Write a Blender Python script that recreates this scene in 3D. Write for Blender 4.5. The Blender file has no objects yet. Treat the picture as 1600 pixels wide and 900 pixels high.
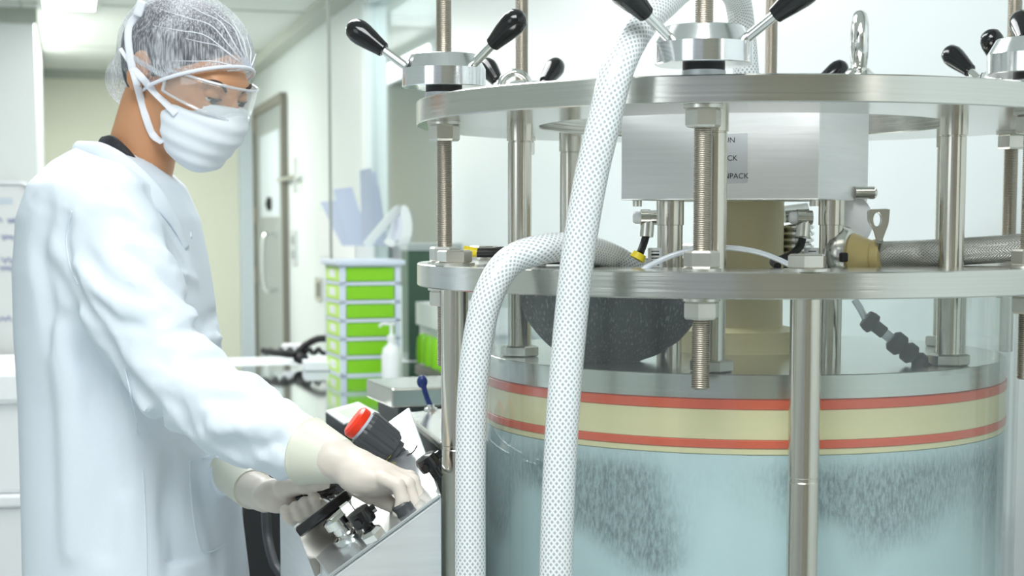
import bpy, math, random
import numpy as np
from mathutils import Vector, Matrix
random.seed(4)
S = bpy.context.scene
COL = S.collection
PI = math.pi

# ------------------------------------------------------------------ camera
F, PT, CY, CZ = 2471.0, 0.0877, 566.2, 1.45
cam_d = bpy.data.cameras.new('camera'); cam = bpy.data.objects.new('camera', cam_d); COL.objects.link(cam)
cam.location = (0, 0, CZ); cam.rotation_euler = (PI/2 - PT, 0, 0)
cam_d.sensor_width = 36; cam_d.lens = F/1600*36; cam_d.shift_y = (CY-450)/1600
cam_d.dof.use_dof = True; cam_d.dof.focus_distance = 2.0; cam_d.dof.aperture_fstop = 7.5
cam_d.clip_end = 60
S.camera = cam

def V(x, y, d):
    """point of the place seen at photo pixel x,y at depth d"""
    u = (CY-y)*d/F; X = (x-800)*d/F
    c, s = math.cos(PT), math.sin(PT)
    return Vector((X, d*c+u*s, CZ + u*c-d*s))
def Zat(y, dist):
    """height of a point at horizontal distance dist that shows at row y"""
    t = (CY-y)/F; c, s = math.cos(PT), math.sin(PT)
    return CZ + dist*(t*c-s)/(c+t*s)

# ------------------------------------------------------------------ world and light
w = bpy.data.worlds.new('world'); S.world = w; w.use_nodes = True
w.node_tree.nodes['Background'].inputs[0].default_value = (0.86, 0.95, 1.0, 1)
w.node_tree.nodes['Background'].inputs[1].default_value = 0.34
S.view_settings.view_transform = 'Standard'; S.view_settings.look = 'None'
S.view_settings.gamma = 1.0; S.view_settings.use_curve_mapping = False
S.view_settings.exposure = 0.30

AX = math.radians(15.6)
def R(a, b, z=0.0):
    """room coordinates: a to the right, b forward"""
    return Vector((a*math.cos(AX) - b*math.sin(AX), a*math.sin(AX) + b*math.cos(AX), z))
def area(name, p, sx, sy, power, target=None, col=(1, 1, 1)):
    l = bpy.data.lights.new(name, 'AREA'); l.shape = 'RECTANGLE'; l.size = sx; l.size_y = sy; l.energy = power; l.color = col
    o = bpy.data.objects.new(name, l); COL.objects.link(o); o.location = p
    if target is not None:
        o.rotation_euler = (Vector(target)-Vector(p)).to_track_quat('-Z', 'Y').to_euler()
    else:
        o.rotation_euler = (0, 0, AX)
    return o
CEIL = 2.75
area('ceiling_lamp_light', R(0.0, 0.6, CEIL-0.05), 1.2, 1.2, 46, col=(0.97, 0.99, 1.0))
area('ceiling_lamp_light', R(0.3, 3.6, CEIL-0.05), 0.6, 2.4, 35, col=(0.97, 0.99, 1.0))
area('ceiling_lamp_light', R(0.0, 7.2, CEIL-0.06), 0.6, 2.4, 46, col=(1.0, 0.99, 0.95))
area('ceiling_lamp_light', R(0.0, 11.5, CEIL-0.06), 0.6, 2.4, 60, col=(1.0, 0.99, 0.92))
area('side_fill_light', (-2.2, -0.6, 2.2), 1.4, 1.4, 9, target=(0.1, 2.2, 1.3), col=(0.9, 0.96, 1.0))  # unseen fill added from the front left; no window stands there
area('corridor_fill_light', R(2.05, 8.5, CEIL-.05), .4, 3, 30, col=(.95, 1, 1))  # added to brighten the corridor; no lamp hangs at this spot
area('side_fill_light', (1.9, 0.2, 2.0), 1.0, 1.4, 7, target=(0.4, 2.2, 1.3), col=(1.0, 0.95, 0.86))  # warm unseen fill added from the right, without any window

# ------------------------------------------------------------------ materials
def mat(name, col, rough=0.5, metal=0.0, spec=0.5, **k):
    m = bpy.data.materials.new(name); m.use_nodes = True
    nt = m.node_tree; b = nt.nodes['Principled BSDF']
    b.inputs['Base Color'].default_value = (*col, 1); b.inputs['Roughness'].default_value = rough
    b.inputs['Metallic'].default_value = metal; b.inputs['Specular IOR Level'].default_value = spec
    if 'sss' in k:
        b.inputs['Subsurface Weight'].default_value = k['sss']; b.inputs['Subsurface Radius'].default_value = k.get('sr', (0.01, 0.006, 0.004)); b.inputs['Subsurface Scale'].default_value = 1.0
    if 'coat' in k: b.inputs['Coat Weight'].default_value = k['coat']
    if 'emit' in k:
        b.inputs['Emission Color'].default_value = (*col, 1); b.inputs['Emission Strength'].default_value = k['emit']
    if 'aniso' in k: b.inputs['Anisotropic'].default_value = k['aniso']
    return m
def noise_var(m, scale=(4, 4, 4), amount=0.12, bump=0.0, rvar=0.0, detail=3):
    nt = m.node_tree; b = nt.nodes['Principled BSDF']
    tc = nt.nodes.new('ShaderNodeTexCoord'); mp = nt.nodes.new('ShaderNodeMapping'); mp.inputs['Scale'].default_value = scale
    nz = nt.nodes.new('ShaderNodeTexNoise'); nz.inputs['Scale'].default_value = 1; nz.inputs['Detail'].default_value = detail
    nt.links.new(tc.outputs['Object'], mp.inputs[0]); nt.links.new(mp.outputs[0], nz.inputs['Vector'])
    c = b.inputs['Base Color'].default_value[:3]
    mx = nt.nodes.new('ShaderNodeMix'); mx.data_type = 'RGBA'
    mx.inputs[6].default_value = (*[v*(1-amount) for v in c], 1); mx.inputs[7].default_value = (*[min(1, v*(1+amount)) for v in c], 1)
    nt.links.new(nz.outputs[0], mx.inputs[0]); nt.links.new(mx.outputs[2], b.inputs['Base Color'])
    if bump:
        bp = nt.nodes.new('ShaderNodeBump'); bp.inputs['Strength'].default_value = bump; bp.inputs['Distance'].default_value = 0.002
        nt.links.new(nz.outputs[0], bp.inputs['Height']); nt.links.new(bp.outputs[0], b.inputs['Normal'])
    if rvar:
        r = b.inputs['Roughness'].default_value
        mr = nt.nodes.new('ShaderNodeMapRange'); mr.inputs[3].default_value = max(.02, r-rvar); mr.inputs[4].default_value = r+rvar
        nt.links.new(nz.outputs[0], mr.inputs[0]); nt.links.new(mr.outputs[0], b.inputs['Roughness'])
    return m
M = {}
M['plate'] = noise_var(mat('brushed_steel_plate', (0.64, 0.64, 0.60), 0.2, 1.0), (3, 3, 260), 0.10, 0.12, 0.08)
M['steel'] = noise_var(mat('steel', (0.66, 0.65, 0.61), 0.22, 1.0), (3, 3, 40), 0.06, 0.05, 0.05)
M['post'] = noise_var(mat('polished_post_steel', (0.64, 0.61, 0.54), 0.2, 1.0), (200, 200, 2), 0.06, 0.04, 0.04)
M['thread'] = mat('threaded_steel', (0.42, 0.38, 0.32), 0.38, 1.0)
M['nut'] = noise_var(mat('nut_steel', (0.72, 0.71, 0.66), 0.3, 1.0), (60, 60, 60), 0.08, 0.05)
M['hub'] = noise_var(mat('turned_hub_aluminium', (0.86, 0.87, 0.88), 0.16, 1.0), (8, 8, 300), 0.06, 0.05, 0.04)
M['chrome'] = mat('chrome', (0.82, 0.82, 0.80), 0.12, 1.0)
M['boxsteel'] = noise_var(mat('satin_box_steel', (0.90, 0.92, 0.93), 0.45, .8), (10, 10, 220), 0.06, 0.06, 0.05)
M['boxside'] = M['boxsteel']
M['black'] = mat('glossy_black_plastic', (0.006, 0.006, 0.007), 0.14, spec=0.6)
M['blackrub'] = mat('black_rubber', (0.012, 0.012, 0.013), 0.5)
M['darkgrey'] = mat('dark_grey_plastic', (0.055, 0.06, 0.065), 0.4)
M['charcoal'] = None
M['orange'] = mat('orange_seal_rubber', (0.74, 0.075, 0.008), 0.4)
M['cream'] = noise_var(mat('cream_plastic', (0.80, 0.72, 0.42), 0.4, sss=0.1), (3, 3, 90), 0.06)
M['creampipe'] = mat('cream_pipe_plastic', (0.74, 0.66, 0.40), 0.35)
M['yellowcream'] = mat('amber_fitting_plastic', (0.78, 0.62, 0.28), 0.3, sss=0.1)
M['whiteplastic'] = mat('white_plastic', (0.86, 0.88, 0.89), 0.35)
M['paper'] = mat('white_paper', (0.82, 0.85, 0.92), 0.7)
M['leaf_blue'] = mat('lilac_blue_paper', (.58, .64, .77), .7)
M['leaf_blue2'] = mat('pale_blue_paper', (.60, .67, .82), .7)
M['yellow'] = mat('yellow_plastic', (0.85, 0.68, 0.02), 0.4)
M['blue'] = mat('dark_blue_plastic', (0.01, 0.03, 0.16), 0.3)
M['red'] = mat('red_plastic', (0.85, 0.04, 0.01), 0.3)
M['green'] = mat('lime_green_plastic', (0.24, 0.62, 0.01), 0.4)
M['limeside'] = mat('lime_translucent_side', (0.55, 0.85, 0.12), 0.4)
M['lilac'] = mat('pale_lilac_frame_plastic', (0.66, 0.73, 0.83), 0.35)
M['wall'] = noise_var(mat('painted_wall', (0.80, 0.83, 0.79), 0.35, spec=0.3), (.6, .6, .6), 0.03)
M['wallright'] = noise_var(mat('painted_wall_white', (0.74, 0.80, 0.80), 0.3, spec=0.3), (.6, .6, .6), 0.03)
M['wallfar'] = noise_var(mat('cream_wall', (0.85, 0.86, 0.73), 0.5, spec=0.2), (.6, .6, .6), 0.03)
M['wallwhite'] = noise_var(mat('white_wall', (0.86, 0.9, 0.89), 0.4), (.6, .6, .6), 0.02)
M['ceiling'] = noise_var(mat('ceiling_panel', (0.72, 0.75, 0.72), 0.45), (.8, .8, .8), 0.06)
M['cove'] = mat('ceiling_cove_trim', (0.46, 0.49, 0.43), 0.5)
M['floor'] = noise_var(mat('vinyl_floor', (0.55, 0.6, 0.6), 0.2), (2, 2, 2), 0.05)
M['trim'] = mat('pale_blue_trim', (0.66, 0.74, 0.80), 0.35)
M['door'] = noise_var(mat('door_grey_metal', (0.30, 0.34, 0.34), 0.3), (2, 2, .5), 0.08)
M['doorframe'] = mat('door_frame_dark', (0.20, 0.19, 0.16), 0.4)
M['corridor'] = mat('corridor_grey_wall', (0.44, 0.50, 0.49), 0.5)
M['lamp'] = mat('lamp_diffuser', (1, 1, 1), 0.5, emit=3.0)
M['bench'] = noise_var(mat('polished_bench_steel', (0.60, 0.64, 0.64), 0.07, 1.0), (3, 3, 3), 0.04)
M['benchlip'] = mat('bench_white_edge', (0.86, 0.89, 0.95), 0.3)
M['skin'] = noise_var(mat('skin', (0.62, 0.31, 0.16), 0.45, sss=0.15, sr=(0.02, 0.008, 0.004)), (14, 14, 14), 0.08)
M['pinkskin'] = mat('ear_skin', (0.66, 0.30, 0.22), 0.45)
M['hair'] = noise_var(mat('dark_hair', (0.03, 0.032, 0.038), 0.55), (300, 60, 60), 0.5, 0.6)
M['brow'] = mat('eyebrow_hair', (0.05, 0.03, 0.025), 0.7)
M['eyewhite'] = mat('eye_white', (0.75, 0.7, 0.66), 0.2)
M['iris'] = mat('dark_iris', (0.015, 0.01, 0.008), 0.1)
M['coat'] = noise_var(mat('white_cotton_coat', (0.75, 0.82, 0.89), 0.8, spec=0.15), (500, 500, 500), 0.02, 0.06)
M['mask'] = mat('mask_fabric', (0.84, 0.89, 0.94), 0.75, spec=0.2)
M['strap'] = mat('white_strap_fabric', (0.84, 0.87, 0.93), 0.7)
M['glove'] = noise_var(mat('latex_glove', (0.66, 0.60, 0.53), 0.4, sss=0.15), (30, 30, 30), 0.04, 0.1)
M['glovecuff'] = mat('latex_glove_cuff', (0.68, 0.69, 0.58), 0.4, sss=0.1)
M['trouser'] = mat('white_trousers_cotton', (0.7, 0.74, 0.78), 0.8)
M['print'] = mat('black_print', (0.02, 0.02, 0.02), 0.6)
M['label'] = mat('silver_label', (0.66, 0.69, 0.72), 0.4, 0.4)
M['bluepen'] = mat('blue_marker_ink', (0.05, 0.12, 0.45), 0.6)

def glassy(name, tint, gloss, fac, rough=0.03, ior=1.45, base=None, basefac=0.0, thr=None):
    """clear sheet: transparent with a fresnel gloss and, if asked, a little milky body"""
    m = bpy.data.materials.new(name); m.use_nodes = True; nt = m.node_tree; nt.nodes.clear()
    out = nt.nodes.new('ShaderNodeOutputMaterial'); t = nt.nodes.new('ShaderNodeBsdfTransparent'); t.inputs[0].default_value = (*tint, 1)
    g = nt.nodes.new('ShaderNodeBsdfGlossy'); g.inputs['Roughness'].default_value = rough; g.inputs[0].default_value = (*gloss, 1)
    lw = nt.nodes.new('ShaderNodeLayerWeight'); lw.inputs[0].default_value = 0.5
    fr = nt.nodes.new('ShaderNodeMath'); fr.operation = 'POWER'; fr.inputs[1].default_value = 4.0; nt.links.new(lw.outputs['Facing'], fr.inputs[0])
    ad = nt.nodes.new('ShaderNodeMath'); ad.operation = 'MULTIPLY_ADD'; ad.inputs[1].default_value = 0.6; ad.inputs[2].default_value = 0.04; nt.links.new(fr.outputs[0], ad.inputs[0]); fr = ad
    ml = nt.nodes.new('ShaderNodeMath'); ml.operation = 'MULTIPLY'; ml.inputs[1].default_value = fac; ml.use_clamp = True
    nt.links.new(fr.outputs[0], ml.inputs[0])
    mx = nt.nodes.new('ShaderNodeMixShader'); nt.links.new(ml.outputs[0], mx.inputs[0])
    last = t
    if base:
        d = nt.nodes.new('ShaderNodeBsdfDiffuse'); d.inputs[0].default_value = (*base, 1)
        m2 = nt.nodes.new('ShaderNodeMixShader'); m2.inputs[0].default_value = basefac
        nt.links.new(t.outputs[0], m2.inputs[1]); nt.links.new(d.outputs[0], m2.inputs[2]); last = m2
    nt.links.new(last.outputs[0], mx.inputs[1]); nt.links.new(g.outputs[0], mx.inputs[2]); nt.links.new(mx.outputs[0], out.inputs[0])
    return m
M['acrylic'] = glassy('clear_acrylic', (0.96, 0.98, 0.975), (1, 1, 1), 1.0, 0.05, 1.4, (0.75, 0.82, 0.82), 0.035)
M['pane'] = glassy('window_glass', (0.93, 0.96, 0.96), (1, 1, 1), 1.0, 0.03, 1.5)
M['goggle'] = glassy('clear_goggle_plastic', (0.97, 0.98, 0.98), (1, 1, 1), 1.3, 0.08, 1.45, (0.85, 0.88, 0.9), 0.08)
M['goggle_rim'] = glassy('clear_goggle_rim', (0.9, 0.92, 0.94), (1, 1, 1), 2.0, 0.1, 1.5, (0.85, 0.88, 0.92), 0.45)
M['cleartube'] = glassy('clear_tubing', (0.9, 0.93, 0.95), (1, 1, 1), 1.5, 0.1, 1.5, (0.72, 0.78, 0.84), 0.5)

# hair net: gauzy see-through fabric with streaky threads
def net_material():
    m = bpy.data.materials.new('hair_net_gauze'); m.use_nodes = True; nt = m.node_tree; nt.nodes.clear()
    out = nt.nodes.new('ShaderNodeOutputMaterial'); t = nt.nodes.new('ShaderNodeBsdfTransparent'); t.inputs[0].default_value = (0.97, 0.98, 1, 1)
    d = nt.nodes.new('ShaderNodeBsdfDiffuse'); d.inputs[0].default_value = (0.88, 0.91, 0.96, 1)
    tc = nt.nodes.new('ShaderNodeTexCoord')
    def nz(scale, sc, det):
        mp = nt.nodes.new('ShaderNodeMapping'); mp.inputs['Scale'].default_value = scale; mp.inputs['Rotation'].default_value = (0, 0.35, 0)
        n = nt.nodes.new('ShaderNodeTexNoise'); n.inputs['Scale'].default_value = sc; n.inputs['Detail'].default_value = det
        nt.links.new(tc.outputs['Object'], mp.inputs[0]); nt.links.new(mp.outputs[0], n.inputs['Vector']); return n
    a = nz((520, 520, 45), 1, 2); b = nz((26, 26, 20), 1, 2)
    r1 = nt.nodes.new('ShaderNodeMapRange'); r1.inputs[1].default_value = 0.42; r1.inputs[2].default_value = 0.68; r1.inputs[3].default_value = 0.10; r1.inputs[4].default_value = 0.50
    nt.links.new(a.outputs[0], r1.inputs[0])
    r2 = nt.nodes.new('ShaderNodeMapRange'); r2.inputs[1].default_value = 0.5; r2.inputs[2].default_value = 0.75; r2.inputs[3].default_value = 0.0; r2.inputs[4].default_value = 0.35
    nt.links.new(b.outputs[0], r2.inputs[0])
    ad = nt.nodes.new('ShaderNodeMath'); ad.operation = 'ADD'; ad.use_clamp = True
    nt.links.new(r1.outputs[0], ad.inputs[0]); nt.links.new(r2.outputs[0], ad.inputs[1])
    mx = nt.nodes.new('ShaderNodeMixShader'); nt.links.new(ad.outputs[0], mx.inputs[0]); nt.links.new(t.outputs[0], mx.inputs[1]); nt.links.new(d.outputs[0], mx.inputs[2])
    nt.links.new(mx.outputs[0], out.inputs[0]); return m
M['net'] = net_material()

# braided hose: diamond weave from the tube's own UVs
def braid_material(name, light, dark, nu, nv, metal=0.0, rough=0.3):
    m = mat(name, light, rough, metal); nt = m.node_tree; b = nt.nodes['Principled BSDF']
    uv = nt.nodes.new('ShaderNodeUVMap'); sp = nt.nodes.new('ShaderNodeSeparateXYZ'); nt.links.new(uv.outputs[0], sp.inputs[0])
    def mth(op, a, c=None):
        n = nt.nodes.new('ShaderNodeMath'); n.operation = op
        for i, v in enumerate((a, c)):
            if v is None: continue
            if isinstance(v, (int, float)): n.inputs[i].default_value = v
            else: nt.links.new(v, n.inputs[i])
        return n.outputs[0]
    U = mth('MULTIPLY', sp.outputs[0], nu*PI*2); W = mth('MULTIPLY', sp.outputs[1], nv*PI*2)
    s1 = mth('ABSOLUTE', mth('SINE', mth('MULTIPLY', mth('ADD', U, W), .5))); s2 = mth('ABSOLUTE', mth('SINE', mth('MULTIPLY', mth('SUBTRACT', U, W), .5)))
    h = mth('MINIMUM', s1, s2)
    mr = nt.nodes.new('ShaderNodeMapRange'); mr.inputs[1].default_value = 0.45; mr.inputs[2].default_value = 0.8; nt.links.new(h, mr.inputs[0])
    mx = nt.nodes.new('ShaderNodeMix'); mx.data_type = 'RGBA'; mx.inputs[6].default_value = (*light, 1); mx.inputs[7].default_value = (*dark, 1)
    nt.links.new(mr.outputs[0], mx.inputs[0]); nt.links.new(mx.outputs[2], b.inputs['Base Color'])
    bp = nt.nodes.new('ShaderNodeBump'); bp.inputs['Strength'].default_value = 0.35; bp.inputs['Distance'].default_value = 0.001; bp.invert = True
    nt.links.new(h, bp.inputs['Height']); nt.links.new(bp.outputs[0], b.inputs['Normal'])
    b.inputs['Coat Weight'].default_value = 0.5; b.inputs['Coat Roughness'].default_value = 0.15
    return m
M['braid'] = braid_material('white_braided_hose', (0.80, 0.83, 0.83), (0.36, 0.41, 0.43), 18, 130)
M['braidsteel'] = braid_material('grey_braided_hose', (0.62, 0.62, 0.58), (0.30, 0.30, 0.28), 30, 260, 0.5, 0.25)

# slurry: pale blue suspension with grey grainy clouds
def slurry_material():
    m = mat('pale_blue_slurry', (0.6, 0.7, 0.72), 0.5, spec=0.3); nt = m.node_tree; b = nt.nodes['Principled BSDF']
    tc = nt.nodes.new('ShaderNodeTexCoord'); sp = nt.nodes.new('ShaderNodeSeparateXYZ'); nt.links.new(tc.outputs['Object'], sp.inputs[0])
    def nz(scale, det, rgh=.5):
        mp = nt.nodes.new('ShaderNodeMapping'); mp.inputs['Scale'].default_value = scale
        n = nt.nodes.new('ShaderNodeTexNoise'); n.inputs['Scale'].default_value = 1; n.inputs['Detail'].default_value = det; n.inputs['Roughness'].default_value = rgh
        nt.links.new(tc.outputs['Object'], mp.inputs[0]); nt.links.new(mp.outputs[0], n.inputs['Vector']); return n.outputs[0]
    def mr(v, a, bb, c, d):
        n = nt.nodes.new('ShaderNodeMapRange'); n.inputs[1].default_value = a; n.inputs[2].default_value = bb; n.inputs[3].default_value = c; n.inputs[4].default_value = d
        n.interpolation_type = 'SMOOTHSTEP'; nt.links.new(v, n.inputs[0]); return n.outputs[0]
    def mul(a, c, op='MULTIPLY'):
        n = nt.nodes.new('ShaderNodeMath'); n.operation = op
        for i, v in enumerate((a, c)):
            if isinstance(v, (int, float)): n.inputs[i].default_value = v
            else: nt.links.new(v, n.inputs[i])
        return n.outputs[0]
    big = nz((6, 6, 5), 2)
    zz = mul(sp.outputs[2], mul(mul(big, 0.5, 'SUBTRACT'), 0.34), 'ADD')       # wavy lower limit of the cloud
    band = mul(mr(zz, -0.165, -0.085, 0, 1), mr(sp.outputs[2], -0.03, -0.0, 1, 0.25))
    patch = mr(nz((2.6, 3.1, 2.0), 1), 0.36, 0.50, 0.15, 1)
    grain = mr(nz((260, 260, 90), 3, .7), 0.3, 0.7, 0.45, 1.0)
    fac = mul(mul(band, patch), grain)
    mx = nt.nodes.new('ShaderNodeMix'); mx.data_type = 'RGBA'
    mx.inputs[6].default_value = (0.56, 0.70, 0.735, 1); mx.inputs[7].default_value = (0.17, 0.22, 0.24, 1)
    nt.links.new(fac, mx.inputs[0]); nt.links.new(mx.outputs[2], b.inputs['Base Color'])
    return m
M['slurry'] = slurry_material()
def charcoal_material():
    m = mat('charcoal_speckled', (0.10, 0.11, 0.12), 0.6); nt = m.node_tree; b = nt.nodes['Principled BSDF']
    tc = nt.nodes.new('ShaderNodeTexCoord'); mp = nt.nodes.new('ShaderNodeMapping'); mp.inputs['Scale'].default_value = (420, 420, 140)
    n = nt.nodes.new('ShaderNodeTexNoise'); n.inputs['Scale'].default_value = 1; n.inputs['Detail'].default_value = 2
    nt.links.new(tc.outputs['Object'], mp.inputs[0]); nt.links.new(mp.outputs[0], n.inputs['Vector'])
    cr = nt.nodes.new('ShaderNodeValToRGB'); cr.color_ramp.elements[0].position = 0.55; cr.color_ramp.elements[0].color = (0.075, 0.08, 0.09, 1)
    cr.color_ramp.elements[1].position = 0.78; cr.color_ramp.elements[1].color = (0.4, 0.42, 0.44, 1)
    nt.links.new(n.outputs[0], cr.inputs[0]); nt.links.new(cr.outputs[0], b.inputs['Base Color']); return m
M['charcoal'] = charcoal_material()

# ------------------------------------------------------------------ object helpers
WO = {}       # world origin of every object
def link(name, verts, faces, m, parent=None, smooth=True, uvs=None, bevel=0, angle=35):
    v = np.array([tuple(p) for p in verts], dtype=float)
    o0 = np.array([v[:, 0].mean(), v[:, 1].mean(), v[:, 2].min()])
    me = bpy.data.meshes.new(name); me.from_pydata((v-o0).tolist(), [], faces); me.update()
    if uvs is not None:
        ul = me.uv_layers.new(name='UVMap'); ul.data.foreach_set('uv', np.array(uvs, dtype=float).ravel())
    o = bpy.data.objects.new(name, me); COL.objects.link(o)
    me.materials.append(M[m] if isinstance(m, str) else m)
    if smooth:
        for p in me.polygons: p.use_smooth = True
        if angle:
            me.set_sharp_from_angle(angle=math.radians(angle))
    WO[o.name] = Vector(o0)
    if parent is not None:
        o.parent = parent; o.location = Vector(o0) - WO[parent.name]
    else: o.location = Vector(o0)
    if bevel:
        b = o.modifiers.new('bevel', 'BEVEL'); b.width = bevel; b.segments = 2; b.limit_method = 'ANGLE'
    return o
def thing(name, loc, label, cat, group=None):
    o = bpy.data.objects.new(name, None); COL.objects.link(o); o.location = loc; o.empty_display_size = 0.05
    WO[o.name] = Vector(loc); tag(o, label, cat, group); return o
def tag(o, label, cat, group=None, kind=None):
    o['label'] = label; o['category'] = cat
    if group: o['group'] = group
    if kind: o['kind'] = kind
    return o
def struct(o): o['kind'] = 'structure'; return o

class G:
    """collects shapes as one mesh"""
    def __init__(s): s.v = []; s.f = []; s.uv = []; s.hasuv = False
    def add(s, vs, fs, uvs=None):
        n = len(s.v); s.v += [tuple(p) for p in vs]; s.f += [tuple(i+n for i in f) for f in fs]
        if uvs is not None: s.uv += uvs; s.hasuv = True
        return s
    def box(s, c, size, rz=0, rot=None):
        hx, hy, hz = [a/2 for a in size]
        mt = rot if rot is not None else Matrix.Rotation(rz, 3, 'Z')
        vs = [Vector(c) + mt @ Vector((x, y, z)) for x in (-hx, hx) for y in (-hy, hy) for z in (-hz, hz)]
        return s.add(vs, [(0, 1, 3, 2), (4, 6, 7, 5), (0, 4, 5, 1), (2, 3, 7, 6), (0, 2, 6, 4), (1, 5, 7, 3)])
    def hexa(s, p8):
        """8 corners: bottom four then top four, both counter-clockwise"""
        return s.add(p8, [(3, 2, 1, 0), (4, 5, 6, 7), (0, 1, 5, 4), (1, 2, 6, 5), (2, 3, 7, 6), (3, 0, 4, 7)])
    def lathe(s, prof, c=(0, 0, 0), seg=32, axis=None, ph=0.0, closed=False):
        """prof: (r, h) list along axis through c"""
        q = Matrix.Identity(3) if axis is None else Vector(axis).normalized().to_track_quat('Z', 'Y').to_matrix()
        vs = []; fs = []; n = len(prof)
        for r, h in prof:
            for k in range(seg):
                a = 2*PI*k/seg + ph
                vs.append(Vector(c) + q @ Vector((r*math.cos(a), r*math.sin(a), h)))
        rng = n if closed else n-1
        for i in range(rng):
            j = (i+1) % n
            for k in range(seg):
                k2 = (k+1) % seg
                fs.append((i*seg+k, i*seg+k2, j*seg+k2, j*seg+k))
        if not closed:
            if prof[0][0] > 1e-6: fs.append(tuple(reversed(range(seg))))
            if prof[-1][0] > 1e-6: fs.append(tuple((n-1)*seg+k for k in range(seg)))
        return s.add(vs, fs)
    def cyl(s, a, b, r, r2=None, seg=24):
        a = Vector(a); b = Vector(b); L = (b-a).length
        return s.lathe([(r, 0), (r if r2 is None else r2, L)], a, seg, b-a)
    def tube(s, pts, r, seg=16, flat=1.0, cap=True, sub=10, upv=None, uv=False, raw=False):
        P = pts if raw else spline(pts, sub); n = len(P)
        rr = r if callable(r) else (lambda t: r)
        T = [(P[min(i+1, n-1)]-P[max(i-1, 0)]).normalized() for i in range(n)]
        N = Vector(upv) if upv is not None else (Vector((0, 0, 1)) if abs(T[0].z) < .9 else Vector((0, 1, 0)))
        vs = []; fs = []; uvs = []; L = [0]
        for i in range(1, n): L.append(L[-1] + (P[i]-P[i-1]).length)
        for i in range(n):
            if upv is not None and i: N = Vector(upv)
            N = (N - T[i]*N.dot(T[i])).normalized(); B = T[i].cross(N)
            q = rr(i/(n-1))
            for k in range(seg):
                a = 2*PI*k/seg; vs.append(P[i] + N*q*math.cos(a) + B*q*flat*math.sin(a))
        for i in range(n-1):
            for k in range(seg):
                k2 = (k+1) % seg; fs.append((i*seg+k, i*seg+k2, (i+1)*seg+k2, (i+1)*seg+k))
                if uv: uvs += [(k/seg, L[i]), ((k+1)/seg, L[i]), ((k+1)/seg, L[i+1]), (k/seg, L[i+1])]
        if cap:
            fs.append(tuple(reversed(range(seg)))); fs.append(tuple((n-1)*seg+k for k in range(seg)))
            if uv: uvs += [(0, 0)]*(2*seg)
        return s.add(vs, fs, uvs if uv else None)
    def ell(s, c, r, rot=None, seg=24, rings=14):
        mt = rot if rot is not None else Matrix.Identity(3); vs = []; fs = []
        for i in range(rings+1):
            t = PI*i/rings
            for k in range(seg):
                a = 2*PI*k/seg
                vs.append(Vector(c) + mt @ Vector((r[0]*math.sin(t)*math.cos(a), r[1]*math.sin(t)*math.sin(a), r[2]*math.cos(t))))
        for i in range(rings):
            for k in range(seg):
                k2 = (k+1) % seg; fs.append((i*seg+k, (i+1)*seg+k, (i+1)*seg+k2, i*seg+k2))
        return s.add(vs, fs)
    def prism(s, poly, off):
        """polygon (3d points) pushed by vector off"""
        n = len(poly); off = Vector(off); vs = [Vector(p) for p in poly] + [Vector(p)+off for p in poly]
        fs = [tuple(reversed(range(n))), tuple(range(n, 2*n))] + [(i, (i+1) % n, n+(i+1) % n, n+i) for i in range(n)]
        return s.add(vs, fs)
    def obj(s, name, m, parent=None, smooth=True, bevel=0, angle=35):
        return link(name, s.v, s.f, m, parent, smooth, s.uv if s.hasuv else None, bevel, angle)
def spline(pts, sub=10):
    P = [Vector(p) for p in pts]
    if len(P) < 3: 
        return [P[0].lerp(P[1], i/sub) for i in range(sub+1)]
    out = []; Q = [P[0]*2-P[1]] + P + [P[-1]*2-P[-2]]
    for i in range(1, len(Q)-2):
        a, b, c, d = Q[i-1:i+3]
        for k in range(sub):
            t = k/sub
            out.append(0.5*((2*b)+(c-a)*t+(2*a-5*b+4*c-d)*t*t+(3*b-a-3*c+d)*t**3))
    out.append(P[-1]); return out

# ---- distance fields, meshed with surface nets
def ell_d(p, c, r, rot=None):
    q = p - np.array(c)
    if rot is not None: q = q @ np.array(rot)
    r = np.array(r); k0 = np.linalg.norm(q/r, axis=-1); k1 = np.linalg.norm(q/(r*r), axis=-1)
    return k0*(k0-1)/np.maximum(k1, 1e-9)
def cap_d(p, a, b, ra, rb=None):
    a = np.array(a); b = np.array(b); rb = ra if rb is None else rb
    ab = b-a; t = np.clip(((p-a)@ab)/(ab@ab), 0, 1)
    return np.linalg.norm(p-a-t[..., None]*ab, axis=-1) - (ra+(rb-ra)*t)
def chain_d(p, pts, rs, k=0.006):
    d = None
    for i in range(len(pts)-1):
        e = cap_d(p, pts[i], pts[i+1], rs[i], rs[i+1]); d = e if d is None else smin(d, e, k)
    return d
def smin(a, b, k):
    h = np.clip(0.5+0.5*(b-a)/k, 0, 1); return b*(1-h)+a*h-k*h*(1-h)
def smax(a, b, k): return -smin(-a, -b, k)
def vnoise(p, seed=0):
    """smooth value noise on points"""
    i = np.floor(p).astype(np.int64); f = p-i; f = f*f*(3-2*f)
    def h(ix, iy, iz):
        n = (ix*73856093) ^ (iy*19349663) ^ (iz*83492791) ^ (seed*2654435761)
        n = (n ^ (n >> 13))*1274126177; n = n & 0x7fffffff
        n = (n ^ (n >> 15)) & 0xffff
        return n/65535.0
    r = 0
    for a in (0, 1):
        for b in (0, 1):
            for c in (0, 1):
                wgt = (f[..., 0] if a else 1-f[..., 0])*(f[..., 1] if b else 1-f[..., 1])*(f[..., 2] if c else 1-f[..., 2])
                r = r + wgt*h(i[..., 0]+a, i[..., 1]+b, i[..., 2]+c)
    return r*2-1
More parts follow.
